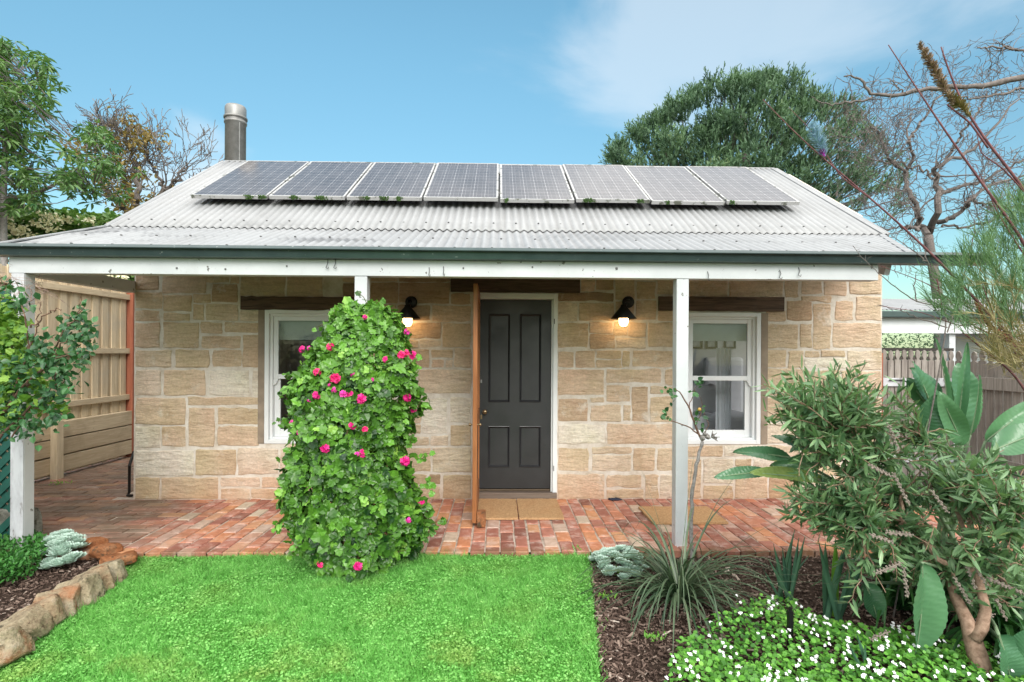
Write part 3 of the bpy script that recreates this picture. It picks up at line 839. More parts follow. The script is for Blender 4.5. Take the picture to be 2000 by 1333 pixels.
# nails and hooks along the beam
hooks = []
for px, py, k in ((560, 520, 0), (640, 515, 1), (655, 515, 1), (838, 530, 2), (866, 528, 2), (1382, 538, 2), (1523, 535, 1), (1560, 530, 1), (1040, 522, 0), (440, 526, 0), (345, 524, 0), (1205, 526, 0), (905, 524, 0)):
    p = at(px, py, 4.41)
    if k == 0: mesh('nail', box(p[0] - .006, p[0] + .006, 4.408, 4.414, p[2] - .006, p[2] + .006), M_SCREW, cottage)
    else: mesh('hook', tube([(p[0], 4.412, p[2] + .03), (p[0] + .004, 4.40, p[2]), (p[0] - .01 * (k == 1), 4.398, p[2] - .035), (p[0] + .008, 4.395, p[2] - .045), (p[0] + .012, 4.395, p[2] - .03)], .0030, 5), M_SCREW, cottage)

# lintels
def lintel(px0, px1, py0, py1, lab):
    a = at(px0, py1, WY - .03); b = at(px1, py0, WY - .03)
    nx = 24; V = []; 
    xs = np.linspace(a[0], b[0], nx)
    for i, x in enumerate(xs):
        j = rng.normal(0, .002, 4)
        for (yy, zz) in ((WY - .035 + j[0], a[2] + j[1]), (WY - .035 + j[2], b[2] + j[3]), (WY + .10, b[2]), (WY + .10, a[2])): V.append((x, yy, zz))
    F = [[i * 4 + k, (i + 1) * 4 + k, (i + 1) * 4 + (k + 1) % 4, i * 4 + (k + 1) % 4] for i in range(nx - 1) for k in range(4)]
    F += [[0, 1, 2, 3], [(nx - 1) * 4 + 3, (nx - 1) * 4 + 2, (nx - 1) * 4 + 1, (nx - 1) * 4]]
    mesh('lintel', (np.array(V), np.array(F)), M_LINTEL, cottage, label=lab)
lintel(470, 716, 581, 605, 'rough dark timber lintel over the left window')
lintel(880, 1133, 545, 570, 'rough dark timber lintel over the door')
lintel(1287, 1532, 581, 607, 'rough dark timber lintel over the right window')

# windows ----------------------------------------------------------
def window(x0, x1, lab, blind_drop):
    fy = WY + .012
    z0, z1 = WZ0, WZ1
    def rectframe(a, b, c, d, w, ya, yb, wt=None, wb=None):
        wt = wt or w; wb = wb or w
        return [box(a, a + w, ya, yb, c, d), box(b - w, b, ya, yb, c, d), box(a + w, b - w, ya, yb, d - wt, d), box(a + w, b - w, ya, yb, c, c + wb)]
    wn_ = mesh('window', rectframe(x0, x1, z0, z1, .045, WY - .012, WY + .13), M_TRIM, cottage, bevel=.004, label=lab)
    mesh('window_frame', rectframe(x0 + .045, x1 - .045, z0 + .045, z1 - .045, .028, WY + .022, WY + .12, .025, .02), M_TRIM, wn_, bevel=.003)
    zm = z0 + (z1 - z0) * .495
    up = mesh('sash', rectframe(x0 + .073, x1 - .073, zm - .02, z1 - .07, .048, WY + .045, WY + .075, .045, .05), M_TRIM, wn_, bevel=.003)
    lo = mesh('sash', rectframe(x0 + .073, x1 - .073, z0 + .065, zm + .03, .060, WY + .076, WY + .106, .045, .075), M_TRIM, wn_, bevel=.003)
    # sash horns
    hs_ = []
    for xx in (x0 + .073, x1 - .073 - .048):
        prof_ = [(0, 0), (.048, 0), (.048, -.012), (.036, -.022), (.030, -.045), (.014, -.062), (0, -.066)]
        if xx > x0 + .2: prof_ = [(.048 - a, b) for a, b in prof_][::-1]
        Vh = np.array([[xx + a, y, zm - .02 + b] for y in (WY + .046, WY + .0745) for a, b in prof_]); m = len(prof_)
        hs_ = [(Vh, np.array([list(range(m - 1, -1, -1))])), (Vh, np.array([list(range(m, 2 * m))])), (Vh, np.array([[i, (i + 1) % m, m + (i + 1) % m, m + i] for i in range(m)]))]
        mesh('sash_horn', hs_, M_TRIM, wn_)
    mesh('pane', box(x0 + .12, x1 - .12, WY + .058, WY + .062, zm + .03, z1 - .114), M_GLASS, wn_)
    mesh('pane', box(x0 + .132, x1 - .132, WY + .089, WY + .093, z0 + .139, zm - .014), M_GLASS, wn_)
    mesh('blind', [box(x0 + .05, x1 - .05, WY + .16, WY + .163, z1 - .07 - blind_drop, z1 - .02), box(x0 + .05, x1 - .05, WY + .155, WY + .168, z1 - .082 - blind_drop, z1 - .07 - blind_drop)], M_BLIND, wn_)
window(*wl, 'white sash window half hidden by the flowering ivy', .235)
window(*wr, 'white sash window with pale bedroom behind it', .22)
# grey-brown rendered jambs outside the windows
M_JAMB = plain('jamb_render', (.27, .215, .165), .95, var=.25, scale=6, bump=.5)
for a, b in ((wl[0] - .068, wl[0] - .002), (wr[1] + .002, wr[1] + .078)):
    mesh('window_jamb', box(a, b, WY - .010, WY + .02, WZ0 - .0, WZ1 - .004), M_JAMB, cottage, bevel=.003)

# door ---------------------------------------------------------------
door_x0, door_x1 = pw(933, 800)[0] + .0, pw(1080, 800)[0]
DT, DB = 2.118, .10
df = mesh('door_frame', [box(dr - .045, dr, WY - .014, WY + .12, .055, DZ), box(dl, dl + .03, WY - .010, WY + .12, .055, DZ), box(dl + .03, dr - .045, WY - .014, WY + .12, DT + .004, DZ), box(dr - .062, dr - .045, WY + .02, WY + .11, .055, DT)], M_TRIM, cottage, bevel=.003)
mesh('hinge_plate', [box(dr - .038, dr - .030, WY - .017, WY - .014, z, z + .055) for z in (1.86, .30)], M_BLACK, df)
def door():
    y = WY + .050; x0, x1 = door_x0 - .005, door_x1 - .008; W = x1 - x0; H = DT - DB
    st = .115; ml = .10
    xa = [x0, x0 + st, x0 + W / 2 - ml / 2 - .0, x0 + W / 2 + ml / 2, x1 - st, x1]
    z1 = DT
    zr = [DB, pw(0, 915)[1] , pw(0, 832)[1], pw(0, 784)[1], pw(0, 606)[1], z1]
    hs_ = [(xa[1], xa[2], zr[1], zr[2]), (xa[3], xa[4], zr[1], zr[2]), (xa[1], xa[2], zr[3], zr[4]), (xa[3], xa[4], zr[3], zr[4])]
    parts = holed(x0, x1, DB, z1, y, hs_, .038)
    d = mesh('door', parts, M_DOOR, cottage, label='charcoal four-panel front door')
    for a, b, c, e in hs_:
        # raised moulding round each sunk panel
        ps = []
        for (w0, w1, ya, yb) in ((0, .008, -.003, .004), (.008, .020, .004, .010)):
            for (p, q) in (((a + w0, c + w0), (a + w0, e - w0)), ((b - w0, e - w0), (b - w0, c + w0))): pass
        def ringp(i0, y0_, i1, y1_):
            Vv = np.array([[a + i0, y0_, c + i0], [b - i0, y0_, c + i0], [b - i0, y0_, e - i0], [a + i0, y0_, e - i0], [a + i1, y1_, c + i1], [b - i1, y1_, c + i1], [b - i1, y1_, e - i1], [a + i1, y1_, e - i1]])
            return Vv, np.array([[k, (k + 1) % 4, 4 + (k + 1) % 4, 4 + k] for k in range(4)])
        seq = [(0, y + .0), (.0, y - .005), (.006, y - .007), (.012, y + .002), (.022, y + .014), (.024, y + .016)]
        for (i0, a0), (i1, a1) in zip(seq[:-1], seq[1:]): ps.append(ringp(i0, a0, i1, a1))
        Vv = np.array([[a + .024, y + .016, c + .024], [b - .024, y + .016, c + .024], [b - .024, y + .016, e - .024], [a + .024, y + .016, e - .024]])
        ps.append((Vv, np.array([[0, 1, 2, 3]])))
        mesh('door_panel', ps, M_DOOR, d)
    k = at(947, 805, y - .05); 
    V_, F_ = sphere((0, 0, 0), .026, 16, 10, (1, .75, 1)); st_ = tube([(k[0], y, k[2]), (k[0], y - .035, k[2])], .009, 10)
    V2, F2 = lathe([(.0001, 0), (.022, 0), (.024, .004), (.0001, .006)], 16)
    V2 = V2[:, [0, 2, 1]] * np.array([1, -1, 1]) + np.array([k[0], y, k[2]])
    mesh('door_knob', [(V_ + np.array([k[0], y - .048, k[2]]), F_), (V2, F2)] + st_, M_BRASS, d, smooth=True)
    q = at(940, 815, y)
    mesh('keyhole_plate', box(q[0] - .010, q[0] + .010, y - .004, y, q[2] - .022, q[2] + .022), M_BRASS, d, bevel=.003)
    q = at(940, 745, y)
    mesh('door_latch', box(q[0] - .009, q[0] + .009, y - .008, y, q[2] - .018, q[2] + .018), M_STEEL, d, bevel=.002)
door()
mesh('threshold', box(dl + .001, dr - .001, WY - .045, WY + .10, .012, .072), M_SILL, cottage, bevel=.005)
mesh('door_step', box(dl - .0, dr + .005, WY - .03, WY + .09, -.02, .011), M_MORTAR, cottage)

# open screen door, seen edge-on
hx = at(934, 800, WY - .02)[0]
def screendoor():
    nearp = at(927.5, 800, 4.93)
    p0 = np.array([hx - .004, WY - .022, 0]); p1 = np.array([nearp[0], 4.94, 0])
    d = (p1 - p0); L = np.linalg.norm(d); d /= L; s = np.array([-d[1], d[0], 0])
    def bx(u0, u1, t0, t1, z0, z1):
        V = np.array([p0 + d * u + s * t + np.array([0, 0, z]) for z in (z0, z1) for u, t in ((u0, t0), (u1, t0), (u1, t1), (u0, t1))])
        return V, np.array([[0, 3, 2, 1], [4, 5, 6, 7], [0, 1, 5, 4], [1, 2, 6, 5], [2, 3, 7, 6], [3, 0, 4, 7]])
    h = .020
    sd_ = mesh('screen_door', [bx(0, .09, -h, h, .05, 2.17), bx(L - .09, L, -h, h, .03, 2.17), bx(.09, L - .09, -h, h, 2.06, 2.17), bx(.09, L - .09, -h, h, .05, .25), bx(.09, L - .09, -h, h, .88, .98), bx(L / 2 - .03, L / 2 + .03, -h * .8, h * .8, .98, 2.06)], M_SCREEN, cottage, bevel=.004, label='varnished timber screen door standing open')
    mesh('screen_mesh', [bx(.09, L - .09, -.002, .002, .98, 2.06), bx(.09, L - .09, -.004, .004, .25, .88)], M_DARK, sd_)
    k = p0 + d * (L - .045)
    for sg in (-1, 1):
        c = k + s * sg * .045 + np.array([0, 0, .905])
        mesh('door_knob', [sphere(c, .015, 12, 8)] + tube([k + np.array([0, 0, .905]), c], .005, 8), M_BRASS, sd_, smooth=True)
    # timber block holding it open
    q = p0 + d * (L - .03)
    bl = box(-.038, .038, -.05, .05, 0, .135)
    Vb = bl[0] + np.array([q[0] + .062, q[1] - .02, .003])
    b = mesh('door_stop', (Vb, bl[1]), M_TERRA, label='small reddish brick standing on end against the open screen door', cat='brick', bevel=.006)
screendoor()

# flue
fy_ = 8.42
fx = at(460, 270, fy_)[0]; ztop = at(460, 209, fy_)[2]; zb = .0
r = .145
fl_ = mesh('chimney', lathe([(r, -.05), (r, ztop - .27), (r + .012, ztop - .262), (r + .014, ztop - .235), (r + .002, ztop - .225), (r + .002, ztop - .18)], 32, (fx, fy_, 0)), M_FLUE, cottage, smooth=True, label='tall round metal flue beside the gable')
mesh('chimney_collar', [lathe([(r + .002, ztop - .20), (r + .02, ztop - .19), (r + .020, ztop - .165), (r + .004, ztop - .155)], 32, (fx, fy_, 0))], M_FLUE, fl_, smooth=True)
mesh('chimney_cap', [lathe([(r + .004, ztop - .155), (r + .004, ztop - .03), (r - .01, ztop), (r * .6, ztop + .006), (.001, ztop + .006)], 32, (fx, fy_, 0))], M_STEEL, fl_, smooth=True)
mesh('chimney_bracket', [box(fx, WX0 + .01, fy_ - .02, fy_ + .02, z, z + .04) for z in (1.5, 3.2)] + [box(fx + .04, fx + .30, fy_ - .20, fy_ - .12, roofz(7.6) + .10, roofz(7.6) + .125)], M_FLUE, fl_)
mesh('chimney_seam', [box(fx + r * .74 - .006, fx + r * .74 + .006, fy_ - r * .72, fy_ - r * .64, 1.0, ztop - .27)], M_FLUE, fl_)

# ------------------------------------------------------------------ solar panels
PX0 = at(372, 386, 6.0)[0]; PX1 = at(1566, 394, 6.0)[0]; PIT = (PX1 - PX0) / 8; PW = PIT - .022; PL = 1.58
ang = math.atan(.62)
pz = at(970, 391, 6.0)[2] + .012
ordn = ['leftmost solar panel on the roof, next to the flue', 'second solar panel from the left end of the roof row', 'third solar panel from the left end of the roof row', 'fourth solar panel from the left, left of the roof centre', 'fifth solar panel from the left, right of the roof centre', 'third solar panel from the right end of the roof row', 'second solar panel from the right end of the roof row', 'rightmost solar panel, its end over bare roofing']
pr0 = empty('solar_panel', (PX0, 6.0, pz), ordn[0], 'solar panel', 'solar panels in a row on the roof', (ang, 0, 0))
w_ = .020
mesh('panel_frame', [box(0, w_, 0, PL, -.035, .004), box(PW - w_, PW, 0, PL, -.035, .004), box(w_, PW - w_, 0, w_, -.035, .004), box(w_, PW - w_, PL - w_, PL, -.035, .004)], M_ALU, pr0, local=True, bevel=.001)
mesh('panel_glass', box(w_, PW - w_, w_, PL - w_, -.006, .001), M_CELL, pr0, local=True)
mesh('mounting_foot', [box(x, x + .04, y, y + .06, -.125, -.036) for x in (.12, PW - .16) for y in (.35, 1.25)] + [box(-.011, PW + .011, y - .0, y + .04, -.075, -.037) for y in (.36, 1.26)], M_ALU, pr0, local=True)
panels = [pr0]
for i in range(1, 8):
    c = copy_tree(pr0); c.location = (PX0 + PIT * i, 6.0 + rng.normal(0, .004), pz + rng.normal(0, .004)); c['label'] = ordn[i]; panels.append(c)
def moss(i, u, w):
    P = []; n = int(60 * w / .08)
    x = rng.normal(u, w * .35, n); zz = rng.uniform(-.030, .008, n); y = rng.uniform(-.012, .004, n)
    Vs, Fs = sphere((0, 0, 0), 1, 5, 3); R = np.eye(3)[None] * rng.uniform(.005, .011, n)[:, None, None]
    W, F, t = inst(Vs, Fs, R, np.stack([x, y, zz], 1), rng.random(n))
    o = mesh('moss', (W, F, t), M_MOSS, panels[i], local=True)
for i, u, w in ((0, .62, .07), (0, .76, .06), (1, .27, .07), (1, .55, .09), (2, .22, .05), (2, .40, .07), (2, .56, .05), (4, .06, .04), (5, .12, .08), (5, .70, .06), (6, .18, .04), (7, .05, .04)):
    moss(i, u, w)

# ------------------------------------------------------------------ wall lamps
def lamp(px, lab):
    c = at(px + 8, 591, WY); s_ = at(px, 612, WY - .16)
    e = empty('wall_lamp', (c[0], WY, c[2]), lab, 'lamp', 'black cone wall lamps')
    V, F = lathe([(.0001, 0), (.062, 0), (.064, .006), (.062, .028), (.05, .036), (.0001, .038)], 28)
    V = np.stack([V[:, 0] + c[0], WY - .013 - V[:, 2], V[:, 1] + c[2]], 1)
    mesh('wall_plate', (V, F), M_BLACK, e, smooth=True)
    yb = WY - .16
    ztop = at(px, 597, yb)[2]; zrim = at(px, 623, yb)[2]; R = .135
    mesh('arm', tube([(c[0], WY - .03, c[2]), (c[0] - .005, WY - .09, c[2] + .012), (s_[0] + .006, yb + .02, c[2] - .004), (s_[0], yb, ztop - .01)], .014, 10), M_BLACK, e, smooth=True)
    mesh('lamp_shade', lathe([(.0001, ztop + .012), (.030, ztop + .006), (.034, ztop - .014), (R, zrim), (R - .002, zrim - .003), (.030, ztop - .02), (.0001, ztop - .018)], 36, (s_[0], yb, 0)), M_BLACK, e, smooth=True)
    bl = mesh('bulb', lathe([(.043, zrim + .035), (.046, zrim + .0), (.046, zrim - .040), (.040, zrim - .062), (.022, zrim - .078), (.0001, zrim - .082)], 24, (s_[0], yb, 0)), M_BULB, e, smooth=True)
    mesh('bulb_holder', lathe([(.0001, zrim + .036), (.040, zrim + .036), (.040, ztop - .02)], 20, (s_[0], yb, 0)), M_BLACK, e)
lamp(796, 'lit black wall lamp beside the ivy, left of the door')
lamp(1218, 'lit black wall lamp on the stone right of the door')

# ------------------------------------------------------------------ door mats
def matobj(px0, px1, y0, y1, lab, pyref, skew=0):
    a = G(px0, pyref)[0]; b = G(px1, pyref)[0]
    n = 14; xs = np.linspace(a, b, n); ys_ = np.linspace(y0, y1, 9)
    V = np.array([[x + rng.normal(0, .002) + skew * (y - y0), y + rng.normal(0, .002), .022 + rng.normal(0, .001)] for y in ys_ for x in xs]); 
    F = [[j * n + i, j * n + i + 1, (j + 1) * n + i + 1, (j + 1) * n + i] for j in range(8) for i in range(n - 1)]
    per = [i for i in range(n)] + [j * n + n - 1 for j in range(1, 9)] + [8 * n + i for i in range(n - 2, -1, -1)] + [j * n for j in range(7, 0, -1)]
    V2 = V[per].copy(); V2[:, 2] = .003; k = len(per); VV = np.concatenate([V, V2])
    S = [[per[i], len(V) + i, len(V) + (i + 1) % k, per[(i + 1) % k]] for i in range(k)]
    c = np.array([(a + b) / 2, (y0 + y1) / 2, 0])
    mesh('door_mat', [(VV, np.array(F)), (VV, np.array(S))], M_COIR, label=lab, cat='mat', group='coir mats on the brick paving', origin=c)
matobj(931, 1012, 5.13, 5.80, 'left coir mat on the bricks before the charcoal door', 1017)
matobj(1014, 1102, 5.13, 5.80, 'right coir mat on the bricks before the charcoal door', 1017, .0)
matobj(1276, 1424, 4.98, 5.50, 'long coir mat lying behind the right verandah post', 1026)
# dark rag at the foot of the wall
q = G(1206, 983)
V, F = sphere((q[0], WY - .05, .008), 1, 14, 6, (.075, .03, .014)); V += rng.normal(0, .004, V.shape)
mesh('rag', (V, F), plain('dark_rag', (.03, .035, .06), .95), label='small dark blue rag at the foot of the wall', cat='rag', smooth=True, origin=(q[0], WY - .05, 0))
# black bent bar leaning at the left corner
q = at(262, 905, WY + .05); b_ = G(249, 970)
mesh('metal_bar', tube([(WX0 - .016, WY + .03, .50), (WX0 - .03, WY - .02, .36), (b_[0] + .005, b_[1] + .02, .035), (b_[0], b_[1], .012), (b_[0] + .055, b_[1] - .01, .010)], .014, 8), M_BLACK, label='bent black metal bar leaning at the left corner of the wall', cat='bar', origin=(b_[0], b_[1], 0))

# ------------------------------------------------------------------ interior seen through the right window
def interior():
    mesh('interior_wall', box(.80, WX1 - .30, 8.2, 8.28, .09, 2.62), M_PLASTER, cottage)
    for i, (px, lab) in enumerate(((1362, 'left black framed picture seen through the right window'), (1391, 'middle black framed picture seen through the right window'), (1427, 'right black framed picture seen through the right window'))):
        p = at(px, 668, 8.17)
        e = empty('picture_frame', (p[0], 8.195, p[2]), lab, 'picture', 'framed pictures on the bedroom wall')
        x, z = p[0], p[2]; yy = 8.198
        mesh('frame', [box(x - .085, x - .06, yy - .02, yy, z - .10, z + .10), box(x + .06, x + .085, yy - .02, yy, z - .10, z + .10), box(x - .06, x + .06, yy - .02, yy, z + .075, z + .10), box(x - .06, x + .06, yy - .02, yy, z - .10, z - .075)], M_FRAME, e)
        mesh('print', box(x - .06, x + .06, yy - .006, yy - .002, z - .075, z + .075), plain('print_grey', (.35, .35, .36), .6, var=.5, scale=9), e)
    # white curtain hanging at the right of the window
    x0, x1 = at(1398, 750, 6.34)[0], at(1428, 750, 6.34)[0]
    n = 60; xs = np.linspace(x0, x1, n); yy = 6.34 + .02 * np.sin(np.linspace(0, 7 * np.pi, n))
    V = np.concatenate([np.stack([xs, yy, np.full(n, z)], 1) for z in (.3, 1.62)])
    F = np.array([[i, i + 1, n + i + 1, n + i] for i in range(n - 1)])
    mesh('armchair_cover', (V, F), M_LINEN, label='white linen drape hanging inside the right window', cat='drape', smooth=True, origin=((x0 + x1) / 2, 6.34, .3)).name = 'drape'
    # bed
    bx0 = at(1340, 800, 7.2)[0]
    e = empty('bed', (bx0 + .4, 7.6, .09), 'white bed with pale pillow seen through the right window', 'bed')
    mesh('mattress', box(bx0 - .5, bx0 + .75, 6.6, 8.1, .35, .80), M_LINEN, e, bevel=.06)
    mesh('headboard', [box(1.2 + .6, 1.2 + 1.5, 8.12, 8.18, .1, 1.30)], M_LINEN, e, bevel=.03)
    V, F = sphere((0, 0, 0), 1, 28, 18); q_ = np.sign(V) * np.abs(V) ** .55; V = q_ * [.21, .075, .19] * (1 - .12 * (np.abs(q_[:, [2, 1, 0]]) < .5)) + [at(1372, 800, 6.75)[0], 6.78, 1.0]
    mesh('pillow', (V, F), M_LINEN, e, smooth=True)
    c = at(1412, 640, 8.0); e2 = empty('bedroom_chair', (c[0], 7.8, .09), 'pale high backed chair in the bedroom behind the right window', 'chair')
    mesh('backrest', box(c[0] - .28, c[0] + .30, 7.95, 8.07, .5, 1.50), M_LINEN, e2, bevel=.05)
    mesh('seat', box(c[0] - .28, c[0] + .30, 7.4, 7.95, .35, .55), M_LINEN, e2, bevel=.05)
    for sx in (-.24, .26):
        for sy in (7.45, 7.9): mesh('leg', box(c[0] + sx - .02, c[0] + sx + .02, sy, sy + .04, .09, .35), M_DARK, e2)
interior()

# ------------------------------------------------------------------ left side fence
def left_fence():
    A = G(80, 933); A = np.array([at(82, 700, 6.75)[0], 6.75, 0]); Bq = np.array([at(247, 700, 8.2)[0], 8.2, 0])
    d = Bq - A; L = np.linalg.norm(d); d /= L; s = np.array([d[1], -d[0], 0])   # s towards the path
    A0 = A - d * 2.6; LL = L + 2.6
    e = empty('paling_fence', (*A0[:2], 0), 'new timber paling fence along the side path with three rails', 'fence')
    def bx(u0, u1, t0, t1, z0, z1):
        V = np.array([A0 + d * u + s * t + np.array([0, 0, z]) for z in (z0, z1) for u, t in ((u0, t0), (u1, t0), (u1, t1), (u0, t1))])
        return V, np.array([[0, 3, 2, 1], [4, 5, 6, 7], [0, 1, 5, 4], [1, 2, 6, 5], [2, 3, 7, 6], [3, 0, 4, 7]])
    zt = 2.50
    pal = []; u = 0; k = 0
    while u < LL:
        w = .105
        t = float(rng.random())
        V, F = bx(u, min(u + w, LL), -.004 - .017 * (k % 2), .012 - .017 * (k % 2), .02, zt + rng.normal(0, .006)); pal.append((V, F, t)); u += w - .016; k += 1
    mesh('palings', pal, M_PINE, e)
    for z in (2.29, 1.51, .84):
        mesh('rail', [(*bx(0, LL, .013, .052, z, z + .075), .6)], M_PINEX, e, bevel=.003)
    for z, t in ((.51, .7), (.30, .35), (.085, .5)):
        mesh('sleeper', [(*bx(1.4, LL, .013, .085, z - .03, z + .165), t)], M_PINEX, e, bevel=.004)
    mesh('post', [(*bx(2.62, 2.72, .086, .17, -.02, .70), .8)], M_PINE, e, bevel=.004, label='short pine post before the low sleepers')
    P = A0 + d * (LL - .02)
    mesh('post', [(*bx(LL - .0, LL + .16, -.05, .09, -.02, 2.44), .5)], M_REDWOOD, e, bevel=.006, label='tall red stained post at the far end of the fence')
    for z in (2.29, 1.51, .84):
        pass
left_fence()

# green lattice at the far left
def lattice():
    x1 = xo - .004; x0 = x1 - 1.7; y = 4.50
    e = empty('lattice_screen', ((x0 + x1) / 2, y, 0), 'dark green diagonal lattice screen at the left verandah end', 'lattice')
    z0, z1 = .03, 1.98
    for sg, dy in ((1, 0), (-1, .014)):
        ps = []
        for k in np.arange(-2.2, 2.2, .105):
            # clip the diagonal to the panel
            pts = []
            xa, xb = x0, x1
            za = z0 + k + .0 if sg > 0 else z1 - k
            f = lambda x: (z0 + k + (x - x0)) if sg > 0 else (z1 - k - (x - x0))
            ts = np.linspace(x0, x1, 120); zs = np.array([f(t) for t in ts]); ok = (zs > z0) & (zs < z1)
            if ok.sum() < 3: continue
            a, b = ts[ok][0], ts[ok][-1]
            ps.append((*bar((a, y + dy, f(a)), (b, y + dy, f(b)), .012, .052, (0, 0, 1)), .5))
        mesh('slats', ps, M_LATT, e)
    mesh('frame', [box(x0 - .02, x1, y - .008, y + .022, z1, z1 + .05), box(x0 - .05, x0, y - .01, y + .024, 0, z1 + .05)], M_LATT, e, bevel=.002)
    # dark fence behind it
    mesh('boundary_fence', [(*box(x0 - 1.2 + i * .15, x0 - 1.2 + i * .15 + .145, y + .30, y + .32, 0, 1.9), float(rng.random())) for i in range(16)], M_DARK, label='dark weathered board fence behind the green lattice', cat='fence', origin=(x0, y + .3, 0))
lattice()

# ------------------------------------------------------------------ right side: gate, fence, carport
def picket(u0, w, z0, z1, t, fr, th=.018):
    """one picket with shouldered, rounded top in the frame fr(u, t, z)"""
    n = [(0, 0), (w, 0), (w, z1 - z0 - .13), (w * .70, z1 - z0 - .115), (w * .93, z1 - z0 - .07), (w * .80, z1 - z0 - .02), (w * .5, z1 - z0), (w * .20, z1 - z0 - .02), (w * .07, z1 - z0 - .07), (w * .30, z1 - z0 - .115), (0, z1 - z0 - .13)]
    V = np.array([fr(u0 + a, k * th, z0 + b) for k in (0, 1) for a, b in n]); m = len(n)
    return [(V, np.array([list(range(m))]), t), (V, np.array([list(range(2 * m - 1, m - 1, -1))]), t), (V, np.array([[i, m + i, m + (i + 1) % m, (i + 1) % m] for i in range(m)]), t)]
def right_fence():
    gy = 6.6
    xa = at(1722, 700, gy)[0]; xb = at(1862, 700, gy)[0]
    e = empty('picket_gate', ((xa + xb) / 2, gy, 0), 'weathered grey picket gate between cottage and boundary fence', 'gate')
    fr = lambda u, t, z: (xa + u, gy + t, z)
    ps = []; w = .070; u = 0
    while u < xb - xa: ps += picket(u, w, .08, at(1750, 684, gy)[2] + rng.normal(0, .004), float(rng.random()), fr); u += .083
    mesh('pickets', ps, M_GREY, e)
    z = at(1750, 745, gy)[2]
    mesh('rail', box(xa, xb, gy - .03, gy - .002, z - .06, z + .04), M_OLDWHITE, e, bevel=.003); mesh('rail', box(xa, xb, gy - .03, gy - .002, .25, .34), M_OLDWHITE, e, bevel=.003)
    mesh('gate_latch', tube([(xa + .06, gy - .05, z + .015), (xa + .24, gy - .05, z + .015), (xa + .26, gy - .05, z + .0)], .008, 8), M_BLACK, e)
    # pergola rail behind the gate, dark
    mesh('dark_rail', box(xa - .1, xb + .3, gy + .35, gy + .45, at(1750, 686, gy + .4)[2], at(1750, 680, gy + .4)[2]), M_DARK, label='dark timber rail behind the picket gate', cat='rail', origin=(xa, gy + .4, 0))
    xp = at(1719, 750, gy - .1)[0]
    mesh('gate_post', box(xp - .0, xp + .05, gy - .08, gy - .01, -.03, at(1720, 690, gy)[2]), M_REDWOOD, label='thin red timber gate post against the wall end', cat='post', bevel=.003, origin=(xp, gy - .05, 0))
    # boundary fence running towards the viewer
    A = np.array([xb + .02, gy, 0]); Bq = np.array([xb + .20, 1.6, 0])
    d = Bq - A; L = np.linalg.norm(d); d /= L; s = np.array([-d[1], d[0], 0]) * -1
    e = empty('boundary_fence', (*A[:2], 0), 'weathered grey paling fence with picket tops on the right boundary', 'fence')
    fr2 = lambda u, t, z: tuple(A + d * u - s * t + np.array([0, 0, z]))
    ps = []; u = 0
    zt = 1.60
    while u < L: ps += picket(u, .088, .02, zt + rng.normal(0, .01), float(rng.random()), fr2); u += .105
    mesh('pickets', ps, M_GREY, e)
    def bx(u0, u1, t0, t1, z0, z1):
        V = np.array([fr2(u, t, z) for z in (z0, z1) for u, t in ((u0, t0), (u1, t0), (u1, t1), (u0, t1))])
        return V, np.array([[0, 1, 2, 3], [7, 6, 5, 4], [4, 5, 1, 0], [5, 6, 2, 1], [6, 7, 3, 2], [7, 4, 0, 3]])
    mesh('rail', (*bx(0, L, -.035, -.002, 1.16, 1.30), .7), M_GREY, e, bevel=.003)
    mesh('rail', (*bx(0, L, -.035, -.002, .30, .40), .4), M_GREY, e, bevel=.003)
right_fence()
def carport():
    y = 8.6
    x0 = at(1700, 600, y)[0]; x1 = 13.5
    zg = at(1780, 609, y)[2]; zb = at(1780, 651, y)[2]
    e = empty('neighbour_carport', ((x0 + x1) / 2, y, 0), 'white fascia and corrugated roof of low carport beyond the picket gate', 'carport')
    rows = [(y - .05, zg + .02, x0, x1), (y + 2.2, at(1780, 585, y + 2.2)[2], x0, x1)]
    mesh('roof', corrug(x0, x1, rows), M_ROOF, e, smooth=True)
    V, F = box(x0, x1, y - .13, y - .01, zg - .10, zg); mesh('gutter', (V, F), M_GUT, e, bevel=.012)
    mesh('fascia', box(x0, x1, y, y + .05, zb, zg - .04), M_TRIM, e)
    for px in (1860, 1990, 2150):
        xx = at(px, 700, y)[0]
        mesh('post', box(xx, xx + .10, y + .06, y + .16, 0, zb), M_WHITE, e)
    xx = at(1935, 640, y)[0]
    mesh('wall', box(xx, xx + 2.5, y + .9, y + 1.0, 0, at(1935, 600, y)[2]), M_TRIM, e)
carport()

# ------------------------------------------------------------------ foliage tools
LEAF = (np.array([[0, 0, 0], [.22, .25, .05], [.25, .55, .05], [0, 1, -.06], [-.25, .55, .05], [-.22, .25, .05], [0, .5, -.02]]), np.array([[0, 1, 2, 6], [6, 2, 3, 3], [0, 6, 4, 5]]))
LEAFV = np.array([[0, 0, 0], [.20, .30, .05], [.17, .65, .04], [0, 1, -.10], [-.17, .65, .04], [-.20, .30, .05]])
LEAFF = np.array([[0, 1, 2, 3], [0, 3, 4, 5]])
IVYV = np.array([[0, 0, 0], [.24, -.18, .03], [.54, .06, -.02], [.43, .32, .05], [.50, .62, -.01], [.28, .72, .06], [0, .98, -.05], [-.28, .72, .06], [-.50, .62, -.01], [-.43, .32, .05], [-.54, .06, -.02], [-.24, -.18, .03], [0, .35, -.05]])
IVYF = np.array([[0, 1, 2], [0, 2, 3], [0, 3, 12], [3, 4, 5], [3, 5, 12], [5, 6, 12], [6, 7, 12], [7, 8, 9], [7, 9, 12], [9, 0, 12], [9, 10, 0], [10, 11, 0]])
